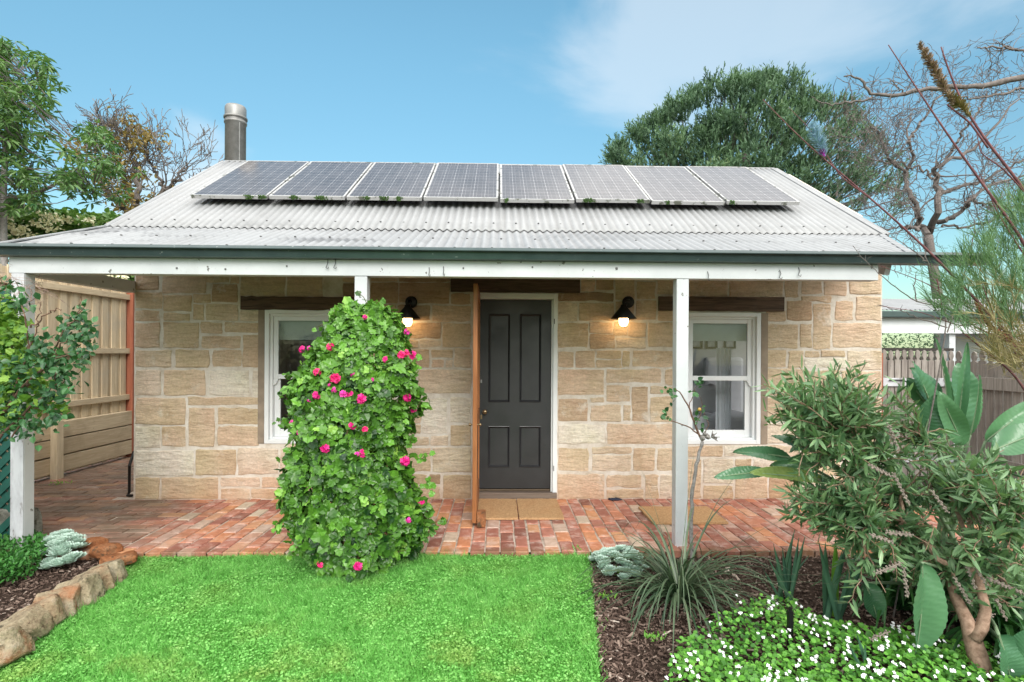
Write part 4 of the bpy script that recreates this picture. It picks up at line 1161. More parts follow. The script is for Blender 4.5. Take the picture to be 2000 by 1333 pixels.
ROUNDV = np.array([[0, 0, 0], [.42, .12, .05], [.52, .5, .04], [.32, .88, .02], [0, .96, 0], [-.32, .88, .02], [-.52, .5, .04], [-.42, .12, .05]])
ROUNDF = np.array([[0, 1, 2, 3], [0, 3, 4, 5], [0, 5, 6, 7]])
def scatter_leaves(LV, LF, P, D, size, rng, up=None, spin=.5, tint=None, wid=1.0):
    R = frames(D, rng, up, spin)
    N = len(P); size = np.broadcast_to(size, (N,))
    R = R * np.stack([size * wid, size, size], 1)[:, None, :]
    return inst(LV, LF, R, P, rng.random(N) if tint is None else tint)
def grow(r_, p, d, L, r, lev, out, tips, seg=5, wig=.25, up=.06, kids=(3, 5), ang=.7, ratio=.66, rr=.55, minr=.002, sides=None):
    P = [p]; R = [r]; q = np.array(p, float); dd = np.array(d, float) / np.linalg.norm(d)
    for i in range(seg):
        dd = dd + r_.normal(0, wig, 3) * np.array([1, 1, .8]) + np.array([0, 0, up]); dd /= np.linalg.norm(dd)
        q = q + dd * L / seg; P.append(q.copy()); R.append(max(minr, r * (1 - (1 - rr) * (i + 1) / seg)))
    out += tube(P, R, sides or (7 if r > .05 else 5 if r > .012 else 3), cap=False)
    tips.append((P, dd, lev))
    if lev <= 0: return
    n = r_.integers(kids[0], kids[1] + 1)
    for k in range(n):
        f = r_.uniform(.35, 1.0) if k else 1.0
        i = min(seg, int(round(f * seg)))
        ax = r_.normal(0, 1, 3); ax -= dd * ax.dot(dd); ax /= np.linalg.norm(ax)
        a = ang * r_.uniform(.6, 1.3) * (.45 if k == 0 else 1)
        nd = dd * math.cos(a) + ax * math.sin(a)
        grow(r_, P[i], nd, L * ratio * r_.uniform(.75, 1.25), R[i] * (.82 if k == 0 else .62), lev - 1, out, tips, seg, wig, up, kids, ang, ratio, rr, minr, sides)
def inpoly(px, py, poly):
    c = np.zeros(len(px), bool); n = len(poly); j = n - 1
    for i in range(n):
        xi, yi = poly[i]; xj, yj = poly[j]
        hit = ((yi > py) != (yj > py)) & (px < (xj - xi) * (py - yi) / (yj - yi + 1e-9) + xi)
        c ^= hit; j = i
    return c
def sample_poly(poly, n, rng):
    P = np.array(poly, float); lo, hi = P.min(0), P.max(0); out = []
    while sum(map(len, out)) < n:
        q = rng.uniform(lo, hi, (n * 3, 2)); out.append(q[inpoly(q[:, 0], q[:, 1], poly)])
    return np.concatenate(out)[:n]

# ------------------------------------------------------------------ ivy geranium on the middle post
M_IVY = leafmat('ivy_leaf', (.006, .038, .008), (.135, .335, .036), .36, .12, yellow=(.36, .58, .11), ns=5, spec=.5)
M_STEM = barkmat('green_brown_stem', (.07, .045, .02), (.17, .13, .06))
def ivy():
    r_ = np.random.default_rng(11)
    CY = 4.22
    env = [(600, 668, 752), (618, 645, 776), (640, 632, 792), (670, 622, 800), (700, 610, 812), (740, 590, 816), (770, 575, 814), (800, 566, 812), (830, 562, 806), (860, 580, 800), (890, 556, 806), (920, 546, 818), (950, 545, 830), (980, 550, 842), (1010, 560, 850), (1040, 572, 838), (1070, 595, 815), (1095, 625, 785), (1120, 675, 742)]
    E = np.array(env, float)
    Z = np.array([at(700, y, CY)[2] for y in E[:, 0]]); XL = np.array([at(x, y, CY)[0] for y, x, _ in env]); XR = np.array([at(x, y, CY)[0] for y, _, x in env])
    o = np.argsort(Z); Z, XL, XR = Z[o], XL[o], XR[o]
    base = empty('ivy_geranium', ((XL[3] + XR[3]) / 2, CY, -.04), 'tall mound of glossy ivy geranium with magenta flowers climbing the middle post', 'plant')
    def surf(z, th):
        z = np.asarray(z); l = np.interp(z, Z, XL); r = np.interp(z, Z, XR); c = (l + r) / 2; a = (r - l) / 2
        lump = 1 + .08 * np.sin(th * 3 + z * 7) + .07 * np.sin(z * 11 + th * 5) + .07 * np.sin(z * 23 + th * 9) + .05 * np.sin(z * 17 - th * 4 + 1)
        b = np.clip(a * .9, .1, .42)
        return c, a * lump * np.where(z < .9, .87, .93), b * lump
    z0, z1 = max(Z[0], -.03), Z[-1]
    N = 9200
    z = z0 + (z1 - z0) * r_.random(N) ** .92; th = np.where(r_.random(N) < .78, r_.uniform(np.pi * .92, np.pi * 2.08, N), r_.uniform(0, np.pi, N))
    c, a, b = surf(z, th); dep = 1 - np.abs(r_.normal(0, .10, N)) - (r_.random(N) < .2) * r_.random(N) * .25 + (r_.random(N) < .05) * r_.random(N) * .10
    P = np.stack([c + a * dep * np.cos(th), CY + b * dep * np.sin(th), z + r_.normal(0, .012, N)], 1)
    P[:, 2] = np.maximum(P[:, 2], -.035)
    # dome the top
    nrm = np.stack([np.cos(th), np.sin(th), .25 + .9 * (z > z1 - .12)], 1)
    size = np.clip(r_.normal(.051, .014, N), .022, .085) * np.where(z > z1 - .5, .86, 1.0)
    a2 = r_.random(N) * 6.283
    D = np.stack([np.cos(a2), np.zeros(N), np.sin(a2) - .5], 1); D = D + nrm * r_.uniform(-.1, .5, N)[:, None]
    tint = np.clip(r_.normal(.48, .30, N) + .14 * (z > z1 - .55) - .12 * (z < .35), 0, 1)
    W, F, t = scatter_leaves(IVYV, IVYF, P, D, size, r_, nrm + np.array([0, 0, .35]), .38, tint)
    # stray shoots
    sh = []; extra = []
    for (ax_, ay_), (bx_, by_), n in (((570, 1000), (536, 1032), 16), ((600, 1060), (560, 1090), 9), ((835, 1030), (872, 1018), 15), ((815, 1040), (850, 1045), 9), ((815, 900), (842, 885), 8), ((830, 935), (846, 960), 8), ((790, 720), (818, 705), 7), ((590, 740), (560, 735), 10), ((566, 790), (548, 765), 9), ((570, 830), (543, 825), 9), ((720, 600), (700, 572), 3), ((640, 640), (618, 640), 5), ((760, 1090), (800, 1075), 9), ((690, 1100), (700, 1128), 8), ((600, 900), (545, 900), 9), ((800, 870), (806, 850), 6), ((660, 600), (650, 618), 6), ((730, 600), (745, 590), 6)):
        p, q = at(ax_, ay_, CY - .18), at(bx_, by_, CY - .20)
        ts = np.linspace(0, 1, n); L = p + (q - p) * ts[:, None] + r_.normal(0, .012, (n, 3)); extra.append(L)
        sh += tube([p, (p + q) / 2 + [0, 0, .02], q], [.003, .0025, .0015], 4)
    L = np.concatenate(extra); n = len(L)
    W2, F2, t2 = scatter_leaves(IVYV, IVYF, L, r_.normal(0, 1, (n, 3)) + [0, -.2, -.3], r_.uniform(.028, .05, n), r_, np.tile([0, -1, .6], (n, 1)), .4, np.clip(r_.normal(.6, .2, n), 0, 1))
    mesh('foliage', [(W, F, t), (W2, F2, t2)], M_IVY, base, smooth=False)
    for k in range(26):
        th_ = r_.uniform(0, 6.28); zz = np.linspace(-.04, r_.uniform(1.0, z1), 8); c, a, b = surf(zz, np.full(8, th_)); f = .62 + r_.random() * .22
        sh += tube(np.stack([c + a * f * np.cos(th_ + zz * .4), CY + b * f * np.sin(th_ + zz * .4), zz], 1), .004 + .003 * r_.random(), 4)
    mesh('stem', sh, M_STEM, base)
    # flower heads
    mags = [plain('petal_magenta', (.68, .008, .21), .55, var=.2, scale=60), plain('petal_pink', (.74, .04, .36), .55, var=.2, scale=60), plain('petal_red', (.78, .015, .17), .55, var=.2, scale=60)]
    PV = np.array([[0, 0, 0], [.35, .45, .12], [.30, .9, .05], [0, 1.05, 0], [-.30, .9, .05], [-.35, .45, .12]]); PF = np.array([[0, 1, 2, 3], [0, 3, 4, 5]])
    def head(nf, R):
        Ws = []
        for k in range(nf):
            dr = r_.normal(0, 1, 3); dr[1] = -abs(dr[1]) - .3; dr /= np.linalg.norm(dr)
            c = dr * R * r_.uniform(.5, .9)
            x = np.cross(dr, [0, 0, 1.]); x /= np.linalg.norm(x) + 1e-6; y = np.cross(dr, x)
            an = np.arange(5) * 2 * np.pi / 5 + r_.random() * 6
            Dd = np.cos(an)[:, None] * x + np.sin(an)[:, None] * y + dr * .35
            Ws.append(scatter_leaves(PV, PF, np.tile(c, (5, 1)), Dd, R * r_.uniform(.55, .8), r_, np.tile(dr, (5, 1)), .15))
        return Ws
    fl = [(590,683,.9,0),(604,680,.6,1),(645,678,.9,1),(713,620,.6,1),(795,648,.9,0),(784,694,1.1,0),(792,690,1.0,2),(806,694,1.1,0),(753,703,.8,0),(655,740,1.35,2),(619,727,.9,2),(689,731,.6,1),(618,773,1.0,0),(653,762,.7,1),(671,771,.9,1),(684,770,.8,0),(706,779,1.2,0),(803,742,.8,1),(796,777,1.1,0),(809,801,.8,0),(592,818,.95,2),(570,826,.7,1),(624,811,.8,1),(689,832,.9,0),(713,839,.75,2),(584,846,.6,1),(636,875,1.1,0),(709,885,.95,0),(697,888,.6,1),(790,901,1.25,0),(783,957,1.05,0),(822,983,1.0,0),(838,1005,.95,1),(797,1015,.75,1),(626,1103,.8,2),(700,1105,1.05,0),(645,752,.5,1),(728,742,.45,1),(813,772,.5,0),(603,785,.5,1)]
    protos = []
    for k, (px, py, s, mi) in enumerate(fl):
        # front surface of the mound along this line of sight
        y = CY - .5
        for y in np.arange(CY - .62, CY, .01):
            p = at(px, py, y); zc = np.clip(p[2], Z[0], Z[-1]); c, a, b = surf(zc, np.array(-np.pi / 2))
            if ((p[0] - c) / a) ** 2 + ((y - CY) / b) ** 2 < 1.02: break
        p = at(px, py, y - .035)
        if k < 6:
            o = mesh('flower', head(8, .042), mags[k % 3], base, local=True); protos.append(o); o.hide_render = False
        else:
            o = [protos[i] for i in range(6) if i % 3 == mi][r_.integers(2)].copy(); link(o); o.parent = base
        if k < 6:
            pass
        o.location = p - ORI[base.name]; o.rotation_euler = (r_.uniform(-.3, .3), r_.uniform(0, 6.28), r_.uniform(-.4, .4)); o.scale = (s * .64, s * .55, s * .64)
ivy()

# ------------------------------------------------------------------ left garden bed
def rock(name, c, dims, rot, mat, label, cat, group, seed, t=0., pw_=5):
    r_ = np.random.default_rng(seed); n = 17
    # rounded block: superellipsoid from a subdivided cube, roughened
    G_ = np.linspace(-1, 1, n); V = []; idx = {}; F = []
    def vid(p):
        k = tuple(np.round(p, 5))
        if k not in idx: idx[k] = len(V); V.append(p)
        return idx[k]
    for ax_ in range(3):
        for sg in (-1, 1):
            for i in range(n - 1):
                for j in range(n - 1):
                    q = []
                    for a, b in ((i, j), (i + 1, j), (i + 1, j + 1), (i, j + 1)):
                        p = np.zeros(3); p[ax_] = sg; p[(ax_ + 1) % 3] = G_[a]; p[(ax_ + 2) % 3] = G_[b]; q.append(vid(p))
                    F.append(q if sg > 0 else q[::-1])
    V = np.array(V); nr = (np.abs(V) ** pw_).sum(1) ** (1 / pw_); V = V / nr[:, None]
    off = r_.normal(0, 1, (6, 3)); ph = r_.random(6) * 6
    disp = sum(np.sin((V @ off[k]) * 2.2 + ph[k]) for k in range(6)) / 6
    disp2 = sum(np.sin((V @ off[k][::-1]) * 6 + ph[k]) for k in range(6)) / 6
    V = V * (1 + .09 * disp + .05 * disp2)[:, None] + r_.normal(0, .014, V.shape)
    # knock off a corner or two
    for k in range(9):
        d = r_.normal(0, 1, 3); d /= np.linalg.norm(d); h = V @ d; m = h.max() * r_.uniform(.74, .92); V[h > m] -= np.outer(h[h > m] - m, d)
    V = V * np.array(dims) / 2
    e = mathutils.Euler(rot).to_matrix(); V = V @ np.array(e).T
    o = mesh(name, (V + np.array(c), np.array(F), t), mat, smooth=True, label=label, cat=cat, group=group, origin=c)
    try:
        with bpy.context.temp_override(): pass
    except Exception: pass
    return o
edg = [ # px, py (middle), length along the edge, depth, height, label
 (211, 1112, .20, .14, .13, 'pale grey-green sandstone edging block nearest the brick paving', 0),
 (184, 1130, .20, .14, .15, 'brown sandstone edging block with a bright flake, second from the paving', .5),
 (152, 1150, .26, .17, .15, 'large tan sandstone edging block with a sharp right corner', 0),
 (112, 1172, .25, .16, .15, 'brown sandstone edging block with an orange patch', 1),
 (74, 1198, .24, .17, .14, 'lichen spotted sandstone edging block beside the orange patched one', .3),
 (36, 1222, .27, .18, .14, 'broad yellow-brown sandstone edging block near the picture edge', .2),
 (-6, 1262, .26, .18, .13, 'reddish edging block cut by the bottom left picture edge', 1)]
ea = math.atan2(EA[1] - EB[1], EA[0] - EB[0])
for k, (px, py, L_, D_, H_, lab, t) in enumerate(edg):
    q = G(px, py, .05)
    rock('edging_stone', (q[0], q[1], .015), (D_ * 1.35, L_ * .68, H_ * 1.25), (.30 + rng.normal(0, .08), .30 + rng.normal(0, .08), ea + 2.0 + rng.normal(0, .16)), M_ROCK, lab, 'stone', 'sandstone edging blocks between mulch and lawn', 50 + k, t, 12)
for k, (px, py, a, b, h, lab) in enumerate(((183, 1057, .17, .12, .07, 'small terracotta stone next to the blue-green succulents'), (208, 1072, .19, .15, .08, 'middle terracotta stone at the corner of paving and lawn'), (246, 1086, .24, .14, .06, 'flat terracotta stone touching the lawn corner'), (222, 1090, .15, .13, .06, 'terracotta stone half sunk before the flat one'))):
    q = G(px, py, .03); rock('terracotta_stone', (q[0], q[1], .01), (a, b, h * 1.3), (0, .15, rng.uniform(0, 3)), M_TERRA, lab, 'stone', 'terracotta stones at the lawn corner', 80 + k, .6)
q = G(164, 1052, .06); rock('white_stone', (q[0], q[1], .03), (.07, .06, .09), (.2, .1, .4), plain('pale_stone', (.6, .52, .45), .9, var=.2, bump=.4), 'small pale stone tucked behind the left succulents', 'stone', None, 90)
q = G(12, 1045, .1); rock('leaning_slab', (q[0] - .05, q[1] + .12, .12), (.36, .09, .34), (.25, 0, .25), M_GREYROCK, 'grey stone slab leaning against the lattice at far left', 'stone', None, 91)

M_SUCC = leafmat('succulent_leaf', (.30, .44, .37), (.58, .72, .64), .6, .05, ns=20, spec=.25)
def rosette(r_, c, R, n=34):
    k = np.arange(n); a = k * 2.39996; f = k / n
    el = .25 + 1.1 * (1 - f)
    D = np.stack([np.cos(a) * np.cos(el), np.sin(a) * np.cos(el), np.sin(el)], 1)
    LV_ = np.array([[0, 0, 0], [.20, .45, .06], [.23, .78, .08], [0, 1, .16], [-.23, .78, .08], [-.20, .45, .06], [0, .6, -.08]])
    LF_ = np.array([[0, 1, 2, 3], [0, 3, 4, 5]])
    return scatter_leaves(LV_, LF_, np.tile(c, (n, 1)) + D * R * .06, D, R * (.55 + .5 * f), r_, None, .02, np.clip(.35 + .5 * f + r_.normal(0, .1, n), 0, 1), 1.25)
def succulents(poly, n, R, lab, seed, hh=.08):
    r_ = np.random.default_rng(seed)
    Q = sample_poly(poly, n, r_); P0 = G(*np.mean(poly, 0)); e = empty('succulent_clump', (P0[0], P0[1], -.05), lab, 'plant')
    for (a, b) in Q:
        p = G(a, b, hh * .35); rr_ = np.hypot(*((np.array([a, b]) - np.mean(poly, 0)) / (np.ptp(np.array(poly), 0) / 2))); h = hh * max(.0, 1.02 - rr_ ** 2) * r_.uniform(.85, 1.1)
        W = rosette(r_, np.array([p[0], p[1], h - .03]), R * r_.uniform(.7, 1.15))
        mesh('rosette', W, M_SUCC, e)
succulents([(76, 1082), (90, 1055), (110, 1042), (150, 1036), (172, 1050), (170, 1072), (140, 1092), (90, 1094)], 80, .062, 'blue-green succulent rosettes beside the left terracotta stones', 5, .11)
succulents([(1150, 1080), (1185, 1066), (1235, 1070), (1262, 1098), (1235, 1116), (1185, 1114)], 80, .052, 'blue-green succulent rosettes at the lawn corner by the tussock', 6, .09)

M_GC = leafmat('groundcover_dark', (.020, .095, .018), (.075, .26, .045), .5, .2, ns=12)
def groundcover():
    r_ = np.random.default_rng(21)
    n = 2600; Q = sample_poly([(-60, 1045), (20, 1035), (60, 1038), (95, 1050), (80, 1090), (60, 1105), (0, 1125), (-60, 1135)], n, r_)
    P = np.array([G(a, b, .06) for a, b in Q]); P[:, 2] = r_.uniform(-.03, .09, n)
    D = r_.normal(0, 1, (n, 3)); D[:, 2] = np.abs(D[:, 2]) + .4
    W = scatter_leaves(LEAFV, LEAFF, P, D, r_.uniform(.02, .045, n), r_, None, .6, None, 1.3)
    st = []
    for i in range(60):
        st += tube([(P[i, 0], P[i, 1], -.05), P[i] + [0, 0, .01]], .0015, 3)
    c = P.mean(0); e = empty('leafy_groundcover', (c[0], c[1], -.05), 'low dense dark green leafy plant left of the succulents', 'plant')
    mesh('foliage', W, M_GC, e); mesh('stem', st, M_STEM, e)
groundcover()
# light green parts at the foot of the lawn edges
M_WEED = leafmat('weed_leaf', (.08, .26, .03), (.26, .52, .09), .5, .25)
def weeds():
    r_ = np.random.default_rng(33); e = None
    for k, (px, py, n, lab) in enumerate(((1130, 1072, 60, 'tuft of grass against the front row of bricks'), (1200, 1112, 40, 'small bright weed before the right succulents'), (1300, 1110, 40, 'small green weed between the succulents and the tussock'), (1185, 1160, 30, 'tiny weed in the mulch at the lawn edge'), (1280, 1240, 40, 'small weed in the mulch below the tussock'), (120, 947, 40, 'little weed growing in the side path bricks'))):
        p = G(px, py); q = p + r_.normal(0, .03, (n, 3)); q[:, 2] = np.abs(r_.normal(0, .012, n)) - .03
        if k == 5: q[:, 2] += .035; q[:, 0] += r_.normal(0, .06, n)
        D = r_.normal(0, 1, (n, 3)); D[:, 2] = np.abs(D[:, 2]) + .5
        W = scatter_leaves(LEAFV, LEAFF, q, D, r_.uniform(.015, .035, n), r_, None, .6)
        mesh('weed', W, M_WEED, label=lab, cat='weed', origin=(p[0], p[1], -.04))
weeds()

# ------------------------------------------------------------------ left rose and climber in front of the lattice
M_ROSE = leafmat('rose_leaf', (.018, .070, .028), (.065, .19, .055), .38, .15, ns=8, spec=.5)
M_LIME = leafmat('lime_leaf', (.05, .17, .02), (.30, .48, .08), .45, .25, ns=8)
M_REDBARK = barkmat('rose_bark', (.09, .045, .035), (.22, .14, .10), 60)
def leftrose():
    r_ = np.random.default_rng(41)
    base = G(-40, 1060); base = np.array([at(-95, 1000, 3.9)[0], 3.9, -.05])
    e = empty('rose_bush', base, 'sprawling rose bush with dark leaves reaching over the left verandah post', 'bush')
    Yd = 3.9; st = []; tips = []
    main = [[(-95, 1060), (-60, 900), (25, 780), (90, 715), (130, 640), (165, 600)], [(-95, 1060), (-50, 880), (40, 760), (105, 700), (150, 690), (172, 700)], [(-80, 1000), (0, 850), (70, 790), (95, 760), (130, 740)], [(25, 780), (55, 690), (50, 610), (38, 575), (30, 550)], [(55, 690), (75, 640), (80, 590)], [(90, 715), (120, 670), (150, 655), (168, 640)], [(105, 700), (112, 730), (95, 770)], [(20, 860), (60, 800), (110, 800), (130, 815)], [(130, 640), (150, 625), (158, 580)], [(60, 640), (100, 610), (120, 605)]]
    for m in main:
        P = [at(x, y, Yd - .25 * (x / 180) + r_.normal(0, .02)) for x, y in m]
        P = np.array(P); k = np.linspace(0, 1, len(P)); kk = np.linspace(0, 1, 16); P = np.stack([np.interp(kk, k, P[:, i]) for i in range(3)], 1); P[1:-1] += r_.normal(0, .006, P[1:-1].shape)
        r0 = .012 if m[0][1] > 900 else .006
        st += tube(P, np.linspace(r0, .0022, 16), 6)
    mesh('stem', st, M_REDBARK, e)
    parts = []
    blobs = [(150, 625, 26, 60), (160, 665, 24, 50), (130, 650, 22, 34), (115, 720, 26, 70), (95, 690, 26, 60), (130, 745, 26, 40), (150, 690, 22, 30), (90, 770, 22, 40), (60, 700, 22, 40), (105, 810, 26, 40), (70, 660, 18, 24), (50, 760, 30, 60), (20, 820, 30, 70), (60, 830, 26, 50), (160, 705, 14, 10), (30, 720, 26, 50), (0, 780, 34, 60), (176, 640, 10, 8), (40, 590, 26, 30), (20, 560, 20, 20)]
    for x, y, rd, n in blobs:
        q = np.stack([r_.normal(x, rd * .55, n), r_.normal(y, rd * .55, n)], 1)
        P = np.array([at(a, b, Yd - .25 * (a / 180) + r_.normal(0, .06)) for a, b in q])
        D = r_.normal(0, 1, (n, 3)) + [.3, -.2, -.5]
        parts.append(scatter_leaves(LEAFV, LEAFF, P, D, r_.uniform(.035, .062, n), r_, np.tile([0, -.8, .7], (n, 1)), .5, None, 1.75))
    mesh('foliage', parts, M_ROSE, e)
    e2 = empty('lime_shrub', (base[0] - .25, 3.95, -.05), 'bright lime green shrub in front of the green lattice', 'bush')
    parts = []
    for x, y, rd, n in ((10, 610, 30, 130), (35, 650, 28, 110), (5, 690, 36, 130), (50, 700, 20, 50), (-10, 640, 40, 100), (35, 740, 26, 80), (5, 770, 30, 90), (70, 745, 22, 60), (60, 790, 26, 60), (110, 795, 16, 28), (125, 800, 8, 8), (15, 810, 30, 80), (85, 765, 16, 30), (-20, 730, 40, 90)):
        q = np.stack([r_.normal(x, rd * .5, n), r_.normal(y, rd * .5, n)], 1)
        P = np.array([at(a, b, 4.02 + r_.normal(0, .10)) for a, b in q])
        parts.append(scatter_leaves(IVYV, IVYF, P, r_.normal(0, 1, (n, 3)) + [0, -.2, -.2], r_.uniform(.03, .06, n), r_, np.tile([0, -.7, .8], (n, 1)), .5))
    mesh('foliage', parts, M_LIME, e2)
    st = []
    for k in range(9):
        q = at(r_.uniform(-30, 60), r_.uniform(600, 760), 4.05); b = np.array([base[0] - .1 + r_.normal(0, .08), 4.05, -.05])
        st += tube([b, (b + q) / 2 + r_.normal(0, .06, 3), q], [.010, .007, .003], 5)
    mesh('stem', st, M_REDBARK, e2)
leftrose()
# dried twiggy climber high on the left post
def twigs_left():
    r_ = np.random.default_rng(43); out = []; tips = []
    p0 = at(-30, 620, 4.3); e = empty('dry_climber', (p0[0], 4.3, 0), 'dry pinkish twigs of a climber at the left end of the gutter', 'plant')
    out += tube([(p0[0], 4.3, -.05), (p0[0] - .03, 4.3, .8), tuple(p0)], [.014, .012, .01], 6)
    for k in range(6): grow(r_, p0 + r_.normal(0, .05, 3), np.array([.5 + r_.random() * .4, -.1, r_.uniform(.2, 1.2)]), .26, .005, 3, out, tips, 4, .35, .0, (2, 4), .8, .7, .6, .0012)
    mesh('twigs', out, barkmat('pink_twig', (.25, .13, .11), (.50, .38, .33)), e)
twigs_left()

# ------------------------------------------------------------------ standard rose before the right post
def standard_rose():
    r_ = np.random.default_rng(51); Yd = 4.12
    b = G(1352, 1090, -.05)
    path = [(1352, 1088), (1350, 1020), (1352, 960), (1362, 900), (1372, 862)]
    P = np.array([at(x, y, Yd) for x, y in path]); P[0, 2] = -.06
    e = empty('standard_rose', (P[0][0], Yd, -.05), 'leafless standard rose on a thin grey stem beside the right post', 'rose')
    k = np.linspace(0, 1, len(P)); kk = np.linspace(0, 1, 22); Q = np.stack([np.interp(kk, k, P[:, i]) for i in range(3)], 1); Q[1:] += r_.normal(0, .0022, Q[1:].shape)
    st = tube(Q, np.linspace(.0155, .0115, 22) * (1 + r_.normal(0, .05, 22)), 9)
    mesh('trunk', st, barkmat('grey_rose_bark', (.16, .14, .13), (.38, .36, .35), 50), e, smooth=True)
    br = []
    for pts, r0 in (([(1372, 862), (1362, 842), (1350, 810), (1345, 795), (1330, 768), (1318, 760)], .010), ([(1366, 850), (1352, 838), (1330, 828), (1310, 822), (1298, 808), (1294, 800)], .006), ([(1350, 812), (1346, 790), (1352, 775), (1358, 760), (1362, 748)], .004), ([(1360, 830), (1368, 812), (1372, 795), (1366, 775)], .004), ([(1372, 855), (1385, 830), (1378, 815), (1372, 800)], .004)):
        A = np.array([at(x, y, Yd + r_.normal(0, .01)) for x, y in pts]); kk = np.linspace(0, 1, 14); Q = np.stack([np.interp(kk, np.linspace(0, 1, len(A)), A[:, i]) for i in range(3)], 1)
        Q[1:] += r_.normal(0, .002, Q[1:].shape); br += tube(Q, np.linspace(r0, r0 * .35, 14), 6)
    mesh('branch', br, M_REDBARK, e)
    kn = []
    for (x, y, r) in ((1372, 856, .022), (1382, 853, .02), (1392, 852, .015), (1398, 856, .010), (1376, 848, .016)): 
        V, F = sphere(at(x, y, Yd), r, 9, 6); kn.append((V + r_.normal(0, .003, V.shape), F))
    for q in ((1400, 846), (1406, 854), (1402, 862), (1392, 842)): kn += tube([at(1390, 854, Yd), at(*q, Yd - .02)], [.006, .003], 5)
    mesh('graft_knot', kn, barkmat('knot_bark', (.15, .13, .12), (.40, .38, .36), 60), e, smooth=True)
    ps = []
    for x, y, n, rd in ((1305, 762, 7, 9), (1312, 778, 6, 8), (1296, 808, 6, 6), (1308, 812, 3, 5), (1362, 748, 7, 9), (1356, 765, 5, 8), (1372, 805, 6, 10), (1358, 820, 4, 6), (1374, 830, 4, 8)):
        Pp = np.array([at(r_.normal(x, rd * .6), r_.normal(y, rd * .6), Yd + r_.normal(0, .02)) for _ in range(n)])
        ps.append(scatter_leaves(LEAFV, LEAFF, Pp, r_.normal(0, 1, (n, 3)) + [0, -.1, -.5], r_.uniform(.03, .052, n), r_, np.tile([0, -.8, .6], (n, 1)), .4, None, 1.7))
    mesh('foliage', ps, M_ROSE, e)
    V, F = sphere(at(1366, 800, Yd - .03), .014, 10, 7); mesh('rose_bud', (V, F), plain('bud_yellow', (.45, .28, .06), .6), e, smooth=True)
standard_rose()

# ------------------------------------------------------------------ strap-leaved tussock
def strap(r_, p, az, L, lift, droop, w, seg=10):
    q = np.array(p, float); P = [q.copy()]; el = lift; h = np.array([math.cos(az), math.sin(az), 0])
    for i in range(seg):
        d = h * math.cos(el) + np.array([0, 0, math.sin(el)]); q = q + d * L / seg; q[2] = max(q[2], -.04); P.append(q.copy()); el -= droop / seg * (1 + i / seg)
    P = np.array(P); s = np.array([-h[1], h[0], 0]); ww = w * np.array([.7] + [1 - .92 * (i / seg) ** 2 for i in range(1, seg + 1)])
    up = np.array([0, 0, 1.])
    V = np.concatenate([P - s * ww[:, None] + up * ww[:, None] * .35, P, P + s * ww[:, None] + up * ww[:, None] * .35]); n = seg + 1
    F = np.array([[i, i + 1, n + i + 1, n + i] for i in range(seg)] + [[n + i, n + i + 1, 2 * n + i + 1, 2 * n + i] for i in range(seg)])
    return V, F
M_STRAP = leafmat('strap_leaf', (.014, .050, .018), (.14, .19, .11), .4, .1, ns=6, spec=.5)
def tussock():
    r_ = np.random.default_rng(61); c = G(1325, 1172, -.04); ps = []
    e = empty('strap_leaf_tussock', (c[0], c[1], -.05), 'dark green tussock of long arching strap leaves in the mulch', 'plant')
    for k in range(210):
        az = r_.uniform(0, 2 * np.pi); L = r_.uniform(.35, .95); lift = r_.uniform(.45, 1.45)
        V, F = strap(r_, c + np.array([math.cos(az), math.sin(az), 0]) * r_.uniform(0, .07) + r_.normal(0, .012, 3) * [1, 1, 0], az, L, lift, r_.uniform(.9, 2.6), r_.uniform(.0055, .0105), 12)
        ps.append((V, F, float(r_.random() ** 1.6)))
    for az, L, lift, dr, w in ((math.radians(5), 1.15, .75, 1.0, .004), (math.radians(-8), 1.2, .45, .55, .003), (math.radians(175), .8, .9, 1.6, .005), (math.radians(150), 1.0, 1.35, .15, .005), (math.radians(40), 1.15, 1.0, .5, .004), (math.radians(-30), 1.3, .5, .5, .003), (math.radians(60), 1.1, 1.2, .3, .003), (math.radians(-50), 1.0, .6, .8, .003), (math.radians(20), 1.3, .65, .5, .003)):
        V, F = strap(r_, c, az, L, lift, dr, w, 14); ps.append((V, F, .7))
    mesh('leaves', ps, M_STRAP, e)
tussock()

# ------------------------------------------------------------------ irises
M_IRIS = leafmat('iris_leaf', (.030, .095, .062), (.095, .21, .12), .55, .15, ns=6)
M_IRIS2 = leafmat('iris_leaf_bright', (.05, .16, .03), (.20, .42, .06), .5, .25, ns=6)
def sword(p, q, w, bow=0., n=8):
    p, q = np.array(p, float), np.array(q, float); ts = np.linspace(0, 1, n)
    P = p + (q - p) * ts[:, None] + np.array([0, 0, 1]) * (np.sin(ts * np.pi) * bow)[:, None]
    ww = w * np.minimum(1, (1 - ts) * 2.6 + .02) * (.8 + .2 * ts)
    s = np.array([1, 0, 0.]); V = np.concatenate([P - s * ww[:, None], P + np.array([0, -.006, 0]), P + s * ww[:, None]])
    F = np.array([[i, n + i, n + i + 1, i + 1] for i in range(n - 1)] + [[n + i, 2 * n + i, 2 * n + i + 1, n + i + 1] for i in range(n - 1)])
    return V, F
